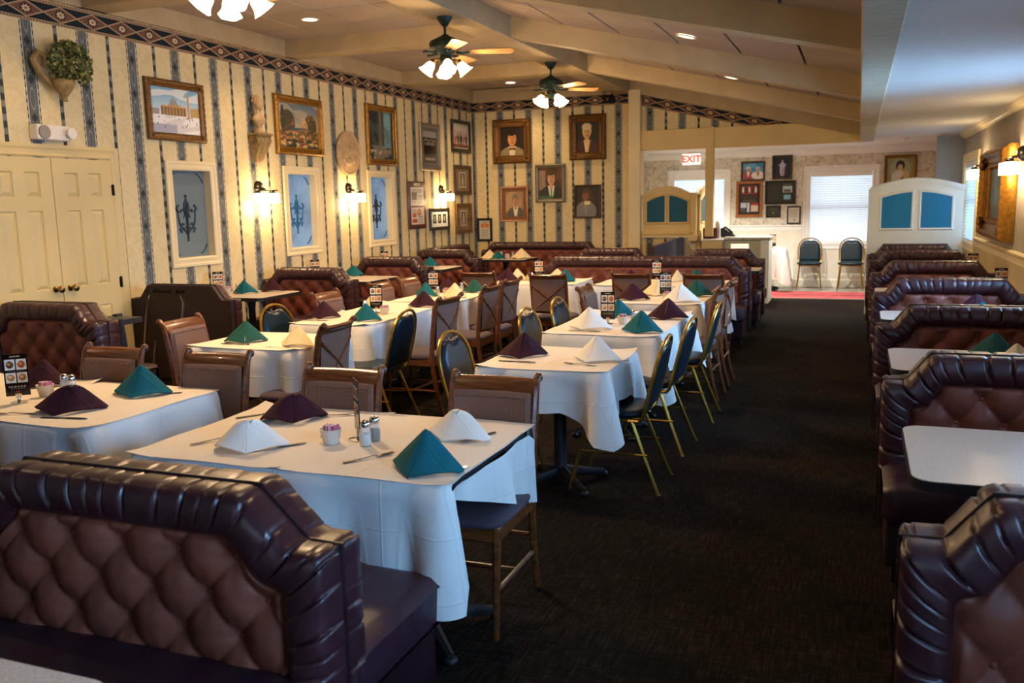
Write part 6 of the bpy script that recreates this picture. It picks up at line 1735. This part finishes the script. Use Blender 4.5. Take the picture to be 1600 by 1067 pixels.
# ================================================================ arched partitions
M['teal_panel'] = noisy('teal_fabric_insert', hexc('1d5a6e'), .8, .08, 40)
M['blue_panel'] = noisy('bright_blue_fabric_insert', hexc('1f7fae'), .8, .08, 40)
M['part_white'] = noisy('cool_white_paint', hexc('e8eee4'), .5, .03, 4)
def arch_pts(x0, x1, zs, rise, n=20, k=1.0):
    return [(x0+(x1-x0)*i/n, zs+rise*math.sin(PI*i/n)**k) for i in range(n+1)]
def arch_partition(name, label, loc, rz, w, z0, zs, rise, panels, tm, pm, th=.07, pz=(0, 0), cap=.03, group=None):
    """panels: list of (x0, x1); arched insert top follows the arch"""
    t = thing(name, label, 'partition', loc, rz, group)
    top = arch_pts(-w/2, w/2, zs, rise)
    part('panel_body', MB().prism([(-w/2, z0), (w/2, z0)]+top[::-1], -th/2, th/2), M[tm], t, smooth=False)
    outer = arch_pts(-w/2-.012, w/2+.012, zs, rise+.0); P = outer
    mb = MB(); n = len(P)
    mb.grid(lambda u, v: (lambda p, q: (p[0], q[0], p[1]+q[1]))(P[int(round(u*(n-1)))], [(-th/2-.015, -.03), (-th/2-.015, .015), (-th/2+.005, cap), (th/2-.005, cap), (th/2+.015, .015), (th/2+.015, -.03)][int(round(v*5))]), n, 6)
    part('arched_cap', mb, M[tm], t, angle=35)
    def az(x): return zs+rise*math.sin(PI*max(0, min(1, (x+w/2)/w)))
    for (a, b) in panels:
        zb, zt = pz
        def loop(o_):
            L_ = [(a-o_, zb-o_), (b+o_, zb-o_)]; m_ = 8
            for i in range(m_+1):
                x = b+o_-(b-a+2*o_)*i/m_; L_.append((x, az(x)-zt+o_))
            return L_
        f0, f1, f2 = loop(.035), loop(.018), loop(0); m_ = len(f0); fr = MB()
        vs = [(p[0], -th/2, p[1]) for p in f0]+[(p[0], -th/2-.018, p[1]) for p in f1]+[(p[0], -th/2-.012, p[1]) for p in f2]+[(p[0], -th/2-.002, p[1]) for p in f2]
        fs = [(r*m_+i, r*m_+(i+1) % m_, (r+1)*m_+(i+1) % m_, (r+1)*m_+i) for r in range(3) for i in range(m_)]
        fr.add(vs, fs); mf = part('insert_frame', fr, M[tm], t, smooth=False)
        part('fabric_insert', MB().add([(p[0], -th/2-.004, p[1]) for p in f2], [tuple(range(m_))]), M[pm], mf, smooth=False)
    return t
t = arch_partition('arched_partition', 'white arched partition with two bright blue inserts behind the right booths', (.72, 13.28, 0), 0, 1.14, .02, 1.715, .115, [(-.43, -.06), (.06, .43)], 'part_white', 'blue_panel', .08, (1.19, .16))
part('side_post', MB().box(-.60, -.565, -.05, .05, 0, 1.72, ch=.006), M['part_white'], t, smooth=False)
t = arch_partition('arched_partition', 'cream arched partition with two teal inserts beside the pillar', (-2.855, BY+.02, 0), 0, .80, 1.14, 1.68, .14, [(-.325, -.035), (.035, .325)], 'trim_yellow', 'teal_panel', .07, (1.28, .12))
part('shelf', MB().box(-.40, .42, -.10, .12, 1.085, 1.12, ch=.006).box(-.40, .41, -.085, .11, 1.04, 1.085, ch=.004).box(-.40, .40, -.07, .09, 1.12, 1.15, ch=.004), M['trim_yellow'], t, smooth=False)
t = arch_partition('arched_partition', 'narrow cream arched partition turning back beside the counter', (-2.38, BY+.55, 0), PI/2, 1.0, 1.14, 1.68, .14, [(-.40, -.04), (.04, .40)], 'trim_yellow', 'teal_panel', .07, (1.28, .12))
part('base_wall', MB().box(-.5, .5, -.05, .05, 0, 1.14), M['trim_yellow'], t, smooth=False)
t.rotation_euler = (0, 0, PI/2)
tag(part('partition_post', MB().box(-2.47, -2.385, BY-.08, BY+.07, .98, 1.735, ch=.006).box(-2.50, -2.36, BY-.11, BY+.09, .98, 1.08, ch=.006), M['trim_yellow'], smooth=False), 'square cream post joining the two arched partitions', 'post')

# ================================================================ reception counter
t = thing('reception_counter', 'reception counter with grey marble top beside the entry', 'counter')
M['counter_top'] = marble('grey_marble_laminate', hexc('b9b4a8'), hexc('7c786e'), hexc('a8a294'))
M['counter_side'] = noisy('pale_green_panel', hexc('b9b896'), .5, .05, 4)
part('counter_top', MB().box(-2.02, -1.26, BY+.0, BY+.62, .985, 1.03, ch=.008), M['counter_top'], t, smooth=False)
part('end_panel', MB().box(-1.40, -1.275, BY+.02, BY+.60, 0, .985), M['part_white'], t, smooth=False)
part('front_panel', MB().box(-2.0, -1.86, BY+.03, BY+.08, 0, .985).box(-1.58, -1.40, BY+.03, BY+.08, 0, .985).box(-1.86, -1.58, BY+.03, BY+.08, 0, .70).box(-1.86, -1.58, BY+.03, BY+.08, .93, .985), M['counter_side'], t, smooth=False)
part('front_cabinet', MB().box(-2.29, -1.98, BY-.07, BY+.42, 0, .985), M['trim_yellow'], t, smooth=False)
part('cabinet_top', MB().box(-2.31, -1.96, BY-.09, BY+.44, .985, 1.01, ch=.004), M['white_trim'], t, smooth=False)
t = thing('receipt_box', 'dark red box with slips on the counter', 'box', (-2.17, BY+.10, 1.01))
part('box', MB().box(-.12, .10, -.08, .08, 0, .17, ch=.006), M['cherry'], t, smooth=False)
part('paper_slips', MB().box(-.06, -.02, -.03, .03, .16, .22).box(.0, .04, -.02, .03, .16, .20), M['nap_white'], t, smooth=False)
tag(part('tall_bottle', MB().lathe([(0, 0), (.04, 0), (.042, .01), (.042, .22), (.03, .26), (.02, .27), (0, .27)], 16, (-2.10, BY+.30, 1.01)), M['ceramic']), 'pale cylindrical container behind the red box', 'container')
t = thing('desk_phone', 'dark desk phone with sloped keypad on the counter', 'telephone', (-1.93, BY+.20, 1.03))
part('phone_base', MB().prism([(-.10, 0), (.12, 0), (.12, .02), (-.06, .14), (-.10, .14)], -.08, .08), mat('dark_phone_plastic', hexc('20282a'), .35), t, smooth=False)
part('handset', MB().tube([(-.06, -.06, .13), (-.03, -.06, .16), (.04, -.06, .11), (.08, -.06, .06)], [.022, .016, .016, .022], 8), M['black'], t)
kp = MB()
for i in range(4):
    for j in range(3): kp.box(-.0+i*.022, .014+i*.022, .0+j*.022, .014+j*.022, .098-i*.0165, .108-i*.0165)
o = part('keypad', kp, M['grey_plastic'], t, smooth=False); o['kind'] = 'stuff'
part('paper_stack', MB().box(-.02, .16, -.12, .12, 0, .012), M['nap_white'], t, smooth=False)
# entry side table with cloth
c_ = clothed_table('entry', .62, .60, (-1.52, 16.35), 'small side table under a white cloth behind the counter in the entry')
c = part('tablecloth', cloth_mesh(.64, .62, .42, 77, .3), M['cloth'], angle=80, loc=(-1.50, 16.35, 0)); tag(c, 'white tablecloth on the entry side table behind the counter', 'tablecloth', 'white tablecloths')
MENU.place('menu stand on the white-clothed entry side table', (-1.38, 16.2, .76), .2)
# ================================================================ folding tray stand and folded chair frame
t = thing('tray_stand', 'folded chrome tray stand leaning on the dark booth back', 'tray stand', (-5.79, 6.42, 0))
for k, yy in ((0, -.16), (1, -.08)):
    part('stand_frame', MB().tube([(-.20, yy-.12+.0, .01), (-.205, yy+.05, .82), (-.17, yy+.06, .90), (.17, yy+.06, .90), (.205, yy+.05, .82), (.20, yy-.12, .01)], .0125, 8, M=Matrix.Translation((k*.05, 0, 0))), M['chrome'], t)
    part('top_bar', MB().tube([(-.22, yy+.05, .925), (.22, yy+.05, .925)], .013, 8), M['black_metal'], t)
for sx in (-.13, .13): part('strap', MB().box(sx-.02, sx+.02, -.14, -.02, .912, .942), M['black'], t, smooth=False)
t = thing('folded_high_chair', 'black folded frame leaning beside the closet booth', 'chair frame', (-5.28, 5.10, 0))
M['blackwood'] = noisy('black_stained_wood', (.015, .014, .014), .4, .2, 10)
part('side_rail', MB().box(-.02, .02, -.03, .03, 0, .86, M=Matrix.Rotation(.16, 4, 'Y') @ Matrix.Translation((.0, 0, 0))), M['blackwood'], t, smooth=False)
part('side_rail', MB().box(-.02, .02, -.03, .03, 0, .86, M=Matrix.Translation((.0, .22, 0)) @ Matrix.Rotation(-.10, 4, 'Y')), M['blackwood'], t, smooth=False)
part('top_rail', MB().box(-.14, .16, .0, .22, .80, .84), M['blackwood'], t, smooth=False)
